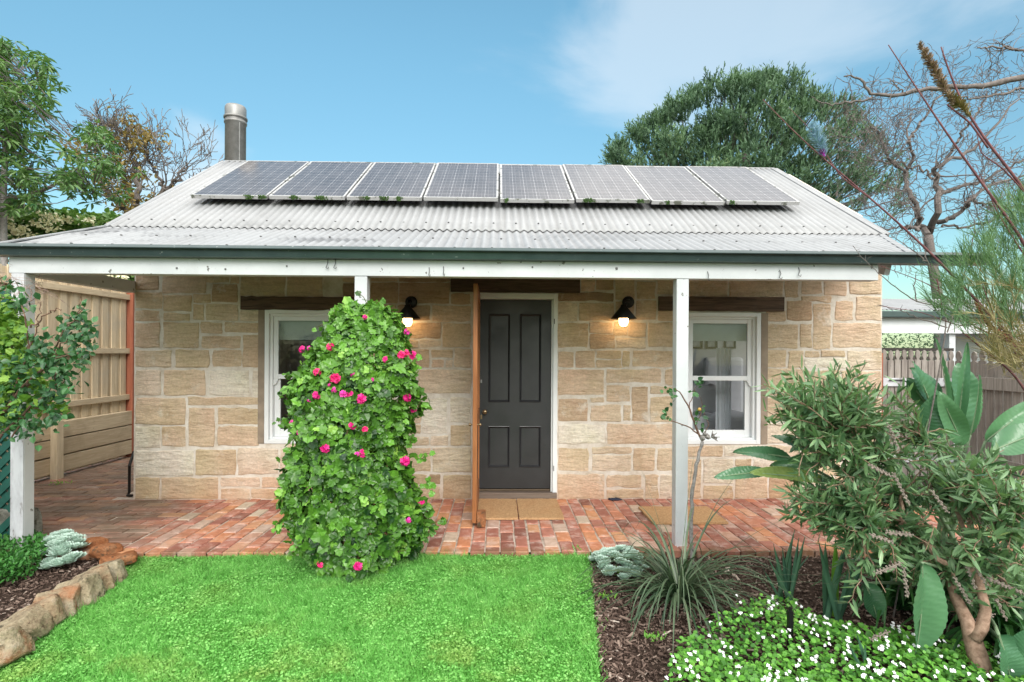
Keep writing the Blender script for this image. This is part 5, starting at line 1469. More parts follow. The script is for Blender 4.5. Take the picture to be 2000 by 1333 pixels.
def irises():
    r_ = np.random.default_rng(71)
    for (bx_, by_, Yd, leaves, lab) in (
        (1535, 1165, 3.55, [((1510, 1062), .014), ((1528, 1070), .014), ((1552, 1035), .018), ((1560, 1050), .016), ((1572, 1048), .016), ((1500, 1090), .012), ((1545, 1075), .016), ((1580, 1085), .014), ((1515, 1100), .014), ((1490, 1110), .010)], 'blue-green iris fan behind the white-flowered carpet'),
        (1630, 1185, 3.3, [((1598, 1055), .020), ((1612, 1060), .024), ((1632, 1050), .026), ((1655, 1060), .024), ((1672, 1080), .022), ((1690, 1090), .018), ((1605, 1090), .02), ((1645, 1075), .024)], 'broad iris fan with a lime striped leaf under the bottlebrush'),
        (1680, 1330, 2.7, [((1655, 1255), .010), ((1672, 1235), .012), ((1690, 1260), .010), ((1664, 1270), .01)], 'small young iris in the white-flowered carpet')):
        b = at(bx_, by_, Yd); b[2] = -.05
        e = empty('iris', tuple(b), lab, 'plant', 'irises in the right bed')
        ps = []; br = []
        for k, ((x, y), w) in enumerate(leaves):
            d_ = r_.normal(0, .05); S = sword(b + [r_.normal(0, .03), d_, 0], at(x, y, Yd + d_), w, .0)
            (br if (k == 2 and bx_ == 1630) else ps).append((*S, float(r_.random())))
        mesh('leaves', ps, M_IRIS, e)
        if br: mesh('leaf', br, M_IRIS2, e, label='lime striped iris leaf')
irises()

# ------------------------------------------------------------------ white-flowered ground cover (bacopa)
M_BAC = leafmat('bacopa_leaf', (.020, .10, .014), (.16, .42, .06), .42, .18, yellow=(.34, .60, .11), ns=4)
def bacopa():
    r_ = np.random.default_rng(81)
    poly = [(1300, 1345), (1310, 1300), (1330, 1245), (1370, 1215), (1420, 1200), (1470, 1165), (1540, 1150), (1620, 1185), (1700, 1210), (1800, 1225), (1900, 1240), (2060, 1230), (2200, 1500), (1300, 1500)]
    n = 12500; Q = sample_poly(poly, n, r_)
    P = np.array([G(a, b, .07) for a, b in Q])
    hill = .04 + .05 * np.sin(P[:, 0] * 5.1 + 1) * np.sin(P[:, 1] * 6.3) + .015 * np.sin(P[:, 0] * 17) * np.sin(P[:, 1] * 15)
    P[:, 2] = -.03 + (hill + .05) * (1 - np.abs(r_.normal(0, .28, n)))
    D = r_.normal(0, 1, (n, 3)); D[:, 2] = D[:, 2] * .3 + .15
    W = scatter_leaves(ROUNDV, ROUNDF, P, D, r_.uniform(.014, .028, n), r_, np.tile([0, -.35, 1], (n, 1)), .35)
    mesh('groundcover', [W], M_BAC, kind='stuff', label='low green carpet plant covering the right bed')
    m = 300; Q = sample_poly(poly, m, r_); cl = []
    for a, b in Q:
        for j in range(r_.integers(1, 4)): cl.append((a + r_.normal(0, 7), b + r_.normal(0, 5)))
    cl = np.array(cl); P = np.array([G(a, b, .07) for a, b in cl])
    P[:, 2] = -.03 + .05 + .05 + .05 * np.sin(P[:, 0] * 5.1 + 1) * np.sin(P[:, 1] * 6.3) + r_.uniform(-.008, .012, len(P))
    PV = np.array([[0, 0, 0], [.33, .5, .05], [.25, .95, 0], [-.25, .95, 0], [-.33, .5, .05]]); PF = np.array([[0, 1, 2], [0, 2, 3], [0, 3, 4]])
    out = []
    for k in range(5):
        a = k * 2 * np.pi / 5 + r_.random(len(P)) * .2
        D = np.stack([np.cos(a), np.sin(a) * .7, .15 + np.sin(a) * .7], 1)
        out.append(scatter_leaves(PV, PF, P, D, r_.uniform(.006, .0115, len(P)), r_, np.tile([0, -.8, .8], (len(P), 1)), .1))
    mesh('white_flowers', out, plain('white_petal', (.80, .80, .82), .6, var=.03), kind='stuff', label='tiny white flowers scattered over the green carpet plant')
bacopa()
# small black stake light in the carpet
q = G(1543, 1250, 0)
mesh('garden_stake', [box(q[0] - .012, q[0] + .012, q[1] - .012, q[1] + .012, -.05, .16), box(q[0] - .004, q[0] + .006, q[1] - .006, q[1] + .006, .16, .18)], M_BLACK, label='short black stake in the white-flowered carpet', cat='stake', origin=(q[0], q[1], -.05))

# ------------------------------------------------------------------ strelitzia (big paddle leaves)
M_STRE = leafmat('strelitzia_leaf', (.020, .090, .045), (.15, .33, .155), .28, .12, ns=3, spec=.5)
M_STREY = leafmat('strelitzia_yellowing', (.12, .20, .05), (.36, .42, .14), .42, .2, ns=6)
M_PETI = leafmat('strelitzia_stalk', (.14, .22, .13), (.30, .40, .24), .45, .1, ns=5)
def paddle(p, q, W, nrm, fold=.25, droop=.0, n=40, split=None):
    """a leaf blade from p (stalk) to q (tip), half width W, facing nrm; veins are real ripples"""
    p, q = np.array(p, float), np.array(q, float); d = q - p; L = np.linalg.norm(d); d /= L
    nrm = np.array(nrm, float); s = np.cross(d, nrm); s /= np.linalg.norm(s); u = np.cross(s, d)
    m = 9; ts = np.linspace(0, 1, n); us = np.linspace(-1, 1, m); V = []
    prof = np.sin(np.pi * np.clip(ts, 0, 1) ** .82) ** .58; prof[0] = .10; prof[-1] = .02; sk = 1 + .10 * math.sin(p[0] * 37)
    for t, w in zip(ts, prof):
        for v in us:
            rip = .0028 * math.sin(t * 90 - abs(v) * 5)
            V.append(p + d * L * t + s * v * w * W * math.cos(fold * 1.2) + u * (abs(v) * w * W * fold + rip - droop * L * t * t + .09 * W * math.sin(t * 8 + v * 2.4 + p[0] * 20)))
    F = np.array([[i * m + j, i * m + j + 1, (i + 1) * m + j + 1, (i + 1) * m + j] for i in range(n - 1) for j in range(m - 1)])
    mid = tube([p + d * L * t - u * (droop * L * t * t) for t in np.linspace(0, .97, 8)], np.linspace(.006, .0015, 8), 5)
    return (np.array(V), F), mid
def strelitzia():
    r_ = np.random.default_rng(91)
    b0 = at(1850, 1130, 3.55); b0[2] = -.05
    e = empty('bird_of_paradise_plant', tuple(b0), 'tall plant with large paddle leaves rising behind the bottlebrush', 'plant')
    # base px, tip px, half width m, Y, normal, fold, yellow?
    L = [((1880, 870), (1838, 768), .075, 3.35, (-.5, -1, .2), .45, 0),
         ((1852, 860), (1862, 662), .034, 3.55, (.7, -.7, 0), .9, 0), ((1868, 850), (1893, 668), .048, 3.5, (-.5, -.9, 0), .7, 0),
         ((1885, 845), (1892, 712), .125, 3.62, (.1, -1, .1), .12, 0), ((1838, 800), (1792, 718), .09, 3.6, (.2, -1, .35), .15, 0),
         ((1840, 860), (1800, 705), .085, 3.5, (.5, -.8, .3), .35, 0), ((1800, 862), (1830, 772), .085, 3.4, (-.3, -1, .25), .3, 0),
         ((1815, 800), (1778, 740), .07, 3.65, (0, -1, .2), .1, 0),
         ((1895, 850), (1928, 735), .028, 3.4, (.5, -.8, 0), .9, 0), ((1925, 862), (2040, 775), .075, 3.3, (-.3, -.9, .5), .5, 0), ((1940, 880), (2060, 830), .09, 3.2, (.2, -.8, .7), .25, 0),
         ((1655, 785), (1622, 728), .045, 3.45, (.3, -.9, .1), .3, 0), ((1650, 880), (1578, 806), .075, 3.3, (-.3, -.6, .8), .35, 0), ((1700, 830), (1665, 752), .06, 3.5, (.1, -1, .2), .25, 0),
         ((1605, 895), (1518, 842), .055, 3.3, (.1, -.6, .9), .3, 0), ((1545, 895), (1440, 874), .052, 3.25, (0, -.7, .75), .3, 0), ((1500, 922), (1400, 926), .045, 3.2, (0, -.75, .7), .3, 0),
         ((1608, 938), (1468, 918), .055, 3.15, (0, -.65, .8), .35, 1), ((1625, 905), (1510, 902), .05, 3.3, (0, -.7, .7), .35, 0), ((1540, 905), (1500, 892), .035, 3.35, (0, -.6, .8), .3, 1),
         ((1800, 1100), (1812, 1298), .118, 2.75, (.25, -1, .25), .42, 0), ((1690, 1140), (1720, 1210), .08, 3.1, (.2, -1, .3), .3, 0), ((1950, 1240), (1990, 1345), .10, 2.6, (.2, -.8, .6), .3, 0), ((1990, 1290), (2060, 1240), .10, 2.6, (.0, -.8, .6), .3, 0),
         ((1780, 1000), (1740, 900), .08, 3.5, (.2, -1, .2), .3, 0), ((1900, 1000), (1960, 920), .09, 3.4, (-.2, -1, .3), .3, 0)]
    for k, (a, c, w, Y_, nr, fo, ye) in enumerate(L):
        p, q = at(*a, Y_), at(*c, Y_ - .05)
        (B, mid) = paddle(p, q, w, nr, fo, float(r_.uniform(.04, .16)))
        lf = mesh('leaf', [(*B, float(r_.uniform(.1, .9)))], M_STREY if ye else M_STRE, e, smooth=True)
        mesh('midrib', mid, M_PETI, lf)
        # stalk from the crown of the plant to the blade
        o = b0 + np.array([r_.normal(0, .10), r_.normal(0, .08), .0]); o[2] = -.05
        h = (o + p) / 2 + np.array([(o[0] - p[0]) * .22, 0, abs(p[0] - o[0]) * .05 + .05])
        ts = np.linspace(0, 1, 10)[:, None]; C = (1 - ts) ** 2 * o + 2 * ts * (1 - ts) * h + ts ** 2 * p
        mesh('stalk', tube(C, np.linspace(.016, .008, 10), 7), M_PETI, lf, smooth=True)
strelitzia()

# ------------------------------------------------------------------ bottlebrush
M_BOT = leafmat('bottlebrush_leaf', (.020, .080, .034), (.27, .43, .21), .32, .22, yellow=(.50, .57, .30), ns=7, spec=.5)
M_TRUNK = barkmat('bottlebrush_bark', (.16, .095, .062), (.40, .27, .20), 35)
M_CAPS = plain('seed_capsule', (.23, .19, .16), .8, var=.4, scale=50)
BLV = np.array([[0, 0, 0], [.070, .3, .01], [.062, .72, .01], [0, 1, 0], [-.062, .72, .01], [-.070, .3, .01]]); BLF = np.array([[0, 1, 2, 3], [0, 3, 4, 5]])
def bottlebrush():
    r_ = np.random.default_rng(101)
    b = at(1925, 1360, 2.62); b[2] = -.06; b0 = b.copy()
    e = empty('bottlebrush', tuple(b0), 'large bottlebrush shrub with narrow leaves and seed capsules on the right', 'shrub')
    fork = at(1890, 1215, 2.72); fork2 = at(1925, 1190, 2.70)
    tr = tube([b0, at(1912, 1290, 2.66), at(1900, 1250, 2.7), fork, at(1868, 1170, 2.8), at(1850, 1120, 2.9)], [.048, .044, .040, .032, .026, .022], 12)
    tr += tube([at(1902, 1250, 2.68), at(1918, 1225, 2.68), fork2, at(1915, 1150, 2.72), at(1900, 1080, 2.85)], [.030, .028, .024, .02, .016], 10)
    mesh('trunk', tr, M_TRUNK, e, smooth=True)
    hubs = [at(1850, 1120, 2.9), at(1900, 1080, 2.85), at(1780, 1040, 3.0), at(1760, 960, 3.1), at(1700, 900, 3.1), at(1850, 940, 3.1), at(1920, 960, 2.9), at(1650, 850, 3.1), at(1960, 1000, 2.8), at(1680, 1000, 3.0), at(1800, 860, 3.2)]
    br = []
    def limb(a, c, r0, r1, n=9, wob=.02):
        ts = np.linspace(0, 1, n)[:, None]; P = a + (c - a) * ts + np.sin(ts * np.pi) * r_.normal(0, wob * 2, 3) + r_.normal(0, wob * .4, (n, 3)) * (ts * (1 - ts) * 4)
        br.extend(tube(P, np.linspace(r0, r1, n), 6)); return P
    limb(hubs[0], hubs[2], .018, .013); limb(hubs[2], hubs[3], .013, .010); limb(hubs[3], hubs[4], .010, .008); limb(hubs[4], hubs[7], .008, .006)
    limb(hubs[1], hubs[5], .013, .010); limb(hubs[5], hubs[10], .010, .007); limb(fork2, hubs[8], .014, .010); limb(hubs[1], hubs[6], .012, .009); limb(hubs[2], hubs[9], .010, .007)
    poly = [(1492, 745), (1560, 722), (1640, 718), (1710, 722), (1750, 800), (1790, 878), (1930, 884), (2020, 860), (2020, 1180), (1950, 1205), (1870, 1150), (1760, 1160), (1720, 1110), (1640, 1050), (1540, 1000), (1540, 940), (1620, 900), (1560, 860), (1495, 815)]
    tg = [tuple(q) for q in sample_poly(poly, 330, r_)]
    tg += [(1488, 752), (1492, 800), (1500, 830), (1530, 725), (1560, 715), (1640, 712), (1665, 715), (1690, 712), (1545, 865), (1560, 885), (1510, 775), (1535, 960), (1540, 985), (1560, 1010), (1580, 1025), (1530, 1000), (1600, 740), (1625, 725), (1555, 760), (1520, 800), (1580, 790), (1600, 1040), (1545, 940)]
    tg += [(r_.uniform(1545, 1720), r_.uniform(935, 1040)) for _ in range(60)] + [(r_.uniform(1560, 1760), r_.uniform(745, 880)) for _ in range(45)] + [(r_.uniform(1640, 2010), r_.uniform(1020, 1190)) for _ in range(55)]
    Ps, Ds, Ss, Ts = [], [], [], []
    H = np.array(hubs)
    for (x, y) in tg:
        Yd = r_.uniform(2.75, 3.35) if x < 1900 else r_.uniform(2.5, 3.1)
        q = at(x, y, Yd); i = np.argmin(np.linalg.norm(H - q, axis=1) + r_.random(len(H)) * .12); a = H[i]
        P = limb(a, q, .0042, .0018, 10, .02)
        L = np.linalg.norm(q - a); keep = min(1., .30 / max(L, .05))
        nl = int(r_.integers(22, 34)); f = 1 - keep * r_.random(nl) ** .8
        idx = np.clip(f * 9, 0, 8.999); i0 = idx.astype(int); pt = P[i0] + (P[i0 + 1] - P[i0]) * (idx - i0)[:, None]
        dd = (P[-1] - P[-3]); dd /= np.linalg.norm(dd); rad = r_.normal(0, 1, (nl, 3)); rad -= np.outer(rad @ dd, dd); rad /= np.linalg.norm(rad, axis=1)[:, None]
        Ps.append(pt); Ds.append(dd * .75 + rad + [0, 0, .1]); Ss.append(r_.uniform(.055, .100, nl)); Ts.append(np.clip(r_.normal(.45 + .2 * (r_.random() < .2), .2, nl), 0, 1))
    P = np.concatenate(Ps); D = np.concatenate(Ds); S = np.concatenate(Ss); T = np.concatenate(Ts)
    mesh('branch', br, M_TRUNK, e)
    W = scatter_leaves(BLV, BLF, P, D, S, r_, None, .6, T, 1.35)
    mesh('foliage', W, M_BOT, e)
    # strings of woody seed capsules
    sV, sF = sphere((0, 0, 0), 1, 6, 4)
    for (x0, y0, x1, y1) in ((1745, 925, 1775, 985), (1740, 930, 1700, 910), (1700, 1045, 1745, 1060), (1765, 1110, 1772, 1165), (1760, 1100, 1710, 1120), (1865, 1130, 1895, 1180), (1890, 1110, 1905, 1150), (1930, 1130, 2000, 1160), (1905, 1110, 1925, 1140), (1940, 1200, 1905, 1215), (1940, 1160, 1965, 1210), (1820, 960, 1850, 1000), (1750, 870, 1735, 830), (1700, 1250, 1735, 1235), (1780, 1045, 1730, 1040)):
        a, c = at(x0, y0, 2.72), at(x1, y1, 2.70); n = int(np.linalg.norm(c - a) / .0042)
        t = np.linspace(0, 1, n)[:, None]; an = np.arange(n) * 2.4
        Q = a + (c - a) * t + np.stack([np.cos(an), np.sin(an) * .8, np.sin(an)], 1) * .0075
        Wc = inst(sV, sF, np.eye(3)[None] * r_.uniform(.004, .0062, n)[:, None, None], Q, r_.random(n))
        mesh('seed_capsules', [Wc] + tube([a, c], .003, 5), M_CAPS, e)
bottlebrush()

def clivia():
    r_ = np.random.default_rng(107)
    for (px, py, Yd, n, lab) in ((1960, 1180, 3.05, 70, 'clump of broad dark strap leaves behind the bottlebrush trunk'), (1760, 1150, 3.45, 50, 'dark strap leaves in the shade under the middle of the bottlebrush')):
        c = at(px, py, Yd); c[2] = -.05; e = empty('strappy_plant', tuple(c), lab, 'plant'); ps = []
        for k in range(n):
            az = r_.uniform(0, 2 * np.pi); V, F = strap(r_, c + [r_.normal(0, .06), r_.normal(0, .05), 0], az, r_.uniform(.45, .85), r_.uniform(.7, 1.45), r_.uniform(.8, 2.0), r_.uniform(.014, .026), 10)
            ps.append((V, F, float(r_.random())))
        mesh('leaves', ps, M_CLIV, e)
M_CLIV = leafmat('clivia_leaf', (.010, .050, .014), (.055, .17, .040), .35, .15, ns=6, spec=.5)
clivia()

# ------------------------------------------------------------------ grevillea reaching in from the right
M_NEED = leafmat('grevillea_needle', (.07, .16, .07), (.24, .38, .19), .5, .2, ns=5)
M_NEEDB = leafmat('grevillea_dry', (.20, .16, .07), (.42, .36, .17), .6, .1, ns=5)
M_RED = barkmat('red_stem', (.11, .045, .055), (.26, .12, .12), 25)
M_SMOOTHRED = barkmat('smooth_red_bark', (.19, .055, .030), (.36, .12, .075), 12)
def spline(pts, n):
    A = np.array(pts, float); k = np.linspace(0, 1, len(A)); kk = np.linspace(0, 1, n); Q = np.stack([np.interp(kk, k, A[:, i]) for i in range(3)], 1)
    for _ in range(3): Q[1:-1] = (Q[:-2] + 2 * Q[1:-1] + Q[2:]) / 4
    return Q
def grevillea():
    r_ = np.random.default_rng(111); Y0 = 2.55
    root = np.array([3.55, 2.7, -.06])
    e = empty('grevillea', tuple(root), 'needle leaved grevillea with long red stems arching in from the right edge', 'shrub')
    hub = at(2150, 800, Y0); hub2 = at(2110, 560, Y0)
    st = tube(spline([root, (3.4, 2.62, .7), hub], 10), np.linspace(.035, .022, 10), 10)
    st += tube(spline([hub, at(2000, 690, Y0), at(1965, 655, Y0), at(1930, 640, Y0 + .02), at(1905, 590, Y0 + .03)], 14), np.linspace(.020, .006, 14), 9)
    st += tube(spline([hub, hub2], 6), np.linspace(.02, .012, 6), 8)
    mesh('trunk', st, M_SMOOTHRED, e, smooth=True)
    sts = [([(2060, 600), (2000, 470), (1920, 362), (1850, 262), (1795, 180), (1735, 88)], .0075, .002),
           ([(2060, 470), (2000, 368), (1925, 275), (1880, 205), (1850, 130), (1838, 92)], .0075, .0025),
           ([(1930, 290), (1895, 240), (1862, 215), (1850, 205)], .0045, .0035),
           ([(2120, 790), (2000, 690), (1930, 612), (1850, 525), (1760, 440), (1700, 388), (1620, 320), (1560, 268), (1490, 195)], .0075, .0015),
           ([(1700, 388), (1640, 345), (1585, 255), (1540, 210)], .003, .001), ([(2040, 420), (1960, 330), (1915, 300), (1908, 262)], .004, .0015),
           ([(2040, 560), (1950, 420), (1905, 320)], .004, .001), ([(2040, 720), (1960, 660), (1900, 640), (1830, 560), (1720, 520)], .004, .0012),
           ([(1960, 620), (1880, 640), (1800, 610), (1720, 598)], .003, .001), ([(2060, 850), (1980, 730), (1930, 690), (1880, 650)], .006, .003), ([(1990, 700), (1950, 640), (1920, 560)], .004, .002), ([(1830, 545), (1840, 600)], .003, .001)]
    ps = []
    for pts, a, b in sts:
        Q = spline([at(x, y, Y0 - .05) for x, y in pts], 22); ps += tube(Q, np.linspace(a, b, 22), 6)
    mesh('stem', ps, M_RED, e, smooth=True)
    # needles on short shoots
    NV = np.array([[-.012, 0, 0], [.012, 0, 0], [.010, .7, .02], [0, 1, .0], [-.010, .7, .02]]); NF = np.array([[0, 1, 2, 3], [0, 3, 4, 4]])
    NV = np.array([[-.014, 0, 0], [.014, 0, 0], [.004, 1, 0], [-.004, 1, 0]]); NF = np.array([[0, 1, 2, 3]])
    def tuft(poly, n, dirv, mat, nm, per=22, ln=(.05, .10)):
        Q = sample_poly(poly, n, r_); Ps, Ds, br = [], [], []
        for a, b in Q:
            p = at(a, b, Y0 + r_.normal(0, .14)); d = np.array(dirv) + r_.normal(0, .32, 3); d /= np.linalg.norm(d); L = r_.uniform(.08, .16)
            br += tube([p - d * L, p + d * L * .4], [.0018, .0008], 3, cap=False)
            t = r_.uniform(-1, .4, per)[:, None]; Ps.append(p + d * L * t); Ds.append(d * 1.5 + r_.normal(0, .5, (per, 3)))
        P = np.concatenate(Ps); D = np.concatenate(Ds)
        W = scatter_leaves(NV, NF, P, D, r_.uniform(*ln, len(P)), r_, None, .8, None, 1.3)
        mesh(nm, [W] + [(v, f, .2) for v, f in br], mat, e)
    tuft([(1850, 520), (1900, 450), (1960, 400), (2060, 380), (2060, 640), (1980, 620), (1900, 610), (1830, 590)], 190, (-.35, -.1, 1), M_NEED, 'foliage')
    tuft([(1790, 560), (1850, 520), (1900, 600), (1860, 640)], 30, (-.9, 0, .7), M_NEED, 'foliage', 18)
    tuft([(1880, 620), (2060, 640), (2060, 760), (1990, 740), (1930, 690)], 75, (-.8, 0, .35), M_NEEDB, 'dry_foliage', 20)
    tuft([(1900, 520), (2000, 560), (2000, 700), (1930, 690)], 45, (-.5, 0, .8), M_NEEDB, 'dry_foliage', 18)
    tuft([(1940, 380), (2060, 340), (2060, 440), (1960, 440)], 30, (-.5, 0, 1), M_NEED, 'foliage', 16)
    # flower spikes
    def spike(a, b, R, n, m, nm, lab, ln):
        p, q = at(*a, Y0 - .06), at(*b, Y0 - .06); d = q - p; t = r_.random(n); P = p + d * t[:, None]
        dn = d / np.linalg.norm(d); rad = r_.normal(0, 1, (n, 3)); rad -= np.outer(rad @ dn, dn); rad /= np.linalg.norm(rad, axis=1)[:, None]
        V_ = np.array([[-.10, 0, 0], [.10, 0, 0], [.16, .8, .1], [0, 1, .15], [-.16, .8, .1]])
        sz = R * (.55 + .55 * np.sin(np.pi * np.clip(t * .9 + .08, 0, 1))) * r_.uniform(.8, 1.2, n)
        W = scatter_leaves(V_, np.array([[0, 1, 2, 3], [0, 3, 4, 4]])[:1], P, rad + dn * .5, sz, r_, None, .5, None, ln)
        mesh(nm, [W] + tube([p, q], .004, 6), m, e, label=lab)
    spike((1862, 205), (1796, 84), .026, 800, leafmat('spent_spike', (.20, .13, .10), (.46, .35, .26), .7, .1), 'flower_spike', 'brown spent flower spike pointing up', .9)
    spike((1895, 228), (1850, 180), .03, 260, M_NEEDB, 'flower_spike', 'olive base of the spent flower spike', .9)
    spike((1612, 305), (1585, 243), .036, 500, leafmat('blue_spike', (.16, .28, .42), (.38, .55, .72), .6, .2), 'flower_spike', 'pale blue fuzzy flower spike', .35)
    spike((1611, 306), (1604, 292), .016, 120, plain('spike_purple', (.40, .03, .40), .6), 'flower_spike', 'purple base of the blue flower spike', .6)
grevillea()

# ------------------------------------------------------------------ bare tree off the right edge, its limb reaching in
M_BARK = barkmat('grey_brown_bark', (.10, .085, .080), (.25, .215, .20), 40)
def near_bare():
    r_ = np.random.default_rng(121); Yd = 2.9
    root = np.array([4.7, 3.1, -.06]); e = empty('bare_garden_tree', tuple(root), 'grey leafless limbs reaching in from the right above the grevillea', 'tree')
    fork = at(2280, 60, Yd); out = tube(spline([root, (4.6, 3.05, 1.6), fork], 8), np.linspace(.10, .05, 8), 10)
    mesh('trunk', out, M_BARK, e, smooth=True)
    br = []; tips = []
    for pts, a, b in (([(2280, 60), (2100, 140), (2000, 152), (1955, 160), (1920, 170), (1870, 168), (1830, 175), (1780, 178), (1760, 188), (1705, 190), (1690, 175), (1682, 155), (1665, 148), (1650, 150)], .019, .0035),
                      ([(1705, 190), (1690, 198), (1660, 200), (1620, 205), (1600, 200), (1588, 190)], .006, .002), ([(2200, 100), (2060, 115), (1990, 100), (1945, 92), (1908, 95)], .010, .003),
                      ([(1770, 184), (1750, 170), (1742, 158)], .004, .002), ([(2100, 140), (2000, 170), (1960, 185), (1900, 192), (1860, 190)], .008, .003), ([(1990, 100), (1960, 88), (1945, 84)], .004, .002),
                      ([(2150, 480), (2000, 560), (1960, 610)], .004, .002), ([(1985, 300), (1960, 360)], .003, .001)):
        P = spline([at(x, y, Yd) for x, y in pts], 34); P[1:] += r_.normal(0, .0035, P[1:].shape); br += tube(P, np.linspace(a, b, 34) * (1 + r_.normal(0, .06, 34)), 8)
        for k in range(9):
            i = r_.integers(6, 33); grow(r_, P[i], r_.normal(0, 1, 3) + [-.5, 0, .3], r_.uniform(.04, .14), .0022, 1, br, tips, 4, .35, .0, (1, 3), .8, .7, .6, .0010, 4)
    mesh('branch', br, M_BARK, e, smooth=True)
near_bare()
# thin young branch before the eave
def sapling():
    r_ = np.random.default_rng(125); Yd = 3.3
    p0 = at(1745, 1000, 3.3); p0[2] = -.05
    e = empty('thin_sapling', tuple(p0), 'thin dark leafless twigs crossing before the right end of the gutter', 'tree'); br = []; tips = []
    br += tube(spline([p0, at(1820, 800, Yd), at(1850, 640, Yd), at(1845, 600, Yd)], 12), np.linspace(.005, .0035, 12), 6)
    for pts in ([(1845, 600), (1790, 590), (1760, 570), (1730, 548), (1700, 520), (1665, 480)], [(1850, 640), (1800, 625), (1760, 608), (1715, 596)], [(1790, 590), (1785, 560), (1790, 530)], [(1850, 650), (1900, 480), (1905, 430), (1880, 400)], [(1845, 600), (1810, 510), (1800, 450)], [(1810, 510), (1770, 480), (1740, 460)]):
        P = spline([at(x, y, Yd) for x, y in pts], 20); P[1:] += r_.normal(0, .003, P[1:].shape); br += tube(P, np.linspace(.0042, .0016, 20), 5)
        for k in range(7):
            i = r_.integers(4, 19); grow(r_, P[i], r_.normal(0, 1, 3), r_.uniform(.02, .05), .0016, 0, br, tips, 3, .3, 0, (1, 2), .7, .7, .6, .0010, 4)
    mesh('branch', br, M_BARK, e)
sapling()

# ------------------------------------------------------------------ bare tree behind the cottage on the right
def back_bare():
    r_ = np.random.default_rng(131); Yd = 15.0
    b = at(1836, 688, Yd); b[2] = -.05; e = empty('bare_tree', tuple(b), 'wide leafless tree with twisting limbs behind the right end of the roof', 'tree')
    tr = tube(spline([b, at(1836, 600, Yd), at(1822, 520, Yd), at(1812, 460, Yd)], 12), np.linspace(.14, .11, 12), 12)
    mesh('trunk', tr, M_BARK, e, smooth=True)
    br = []; tips = []
    limbs = [([(1812, 460), (1800, 440), (1795, 400), (1770, 350), (1765, 320), (1790, 280), (1770, 240), (1775, 190)], .13), ([(1815, 455), (1830, 400), (1832, 340), (1825, 310), (1850, 290), (1900, 270), (1940, 220), (1990, 150)], .14),
             ([(1832, 430), (1860, 420), (1885, 400), (1890, 380), (1930, 350), (2000, 320), (2080, 300)], .10), ([(1832, 370), (1870, 350), (1930, 330), (2000, 285), (2060, 240)], .08), ([(1795, 450), (1780, 440), (1750, 445), (1720, 450)], .06),
             ([(1765, 320), (1730, 280), (1720, 230), (1700, 210)], .06), ([(1850, 290), (1870, 240), (1900, 190), (1930, 140)], .06), ([(1890, 380), (1930, 390), (1990, 400), (2060, 380)], .05), ([(1775, 250), (1800, 200), (1830, 150), (1850, 130)], .05), ([(1825, 330), (1800, 310), (1760, 300), (1700, 290)], .05), ([(1840, 440), (1900, 440), (1960, 420), (2020, 430)], .05)]
    for pts, r0 in limbs:
        P = spline([at(x, 460 - (460 - y) * .86, Yd + r_.normal(0, .3)) for x, y in pts], 26); P[1:] += r_.normal(0, .035, P[1:].shape); R = np.linspace(r0 * .68, .018, 26); br += tube(P, R, 8)
        for k in range(14):
            i = r_.integers(5, 26); d = (P[min(25, i + 1)] - P[i - 1]); d /= np.linalg.norm(d)
            grow(r_, P[i], d + r_.normal(0, .8, 3) + [0, 0, .05], r_.uniform(.5, 1.05), R[i] * .36, 3, br, tips, 5, .30, .04, (2, 3), .75, .66, .5, .006, 4)
    mesh('branch', br, M_BARK, e)
back_bare()

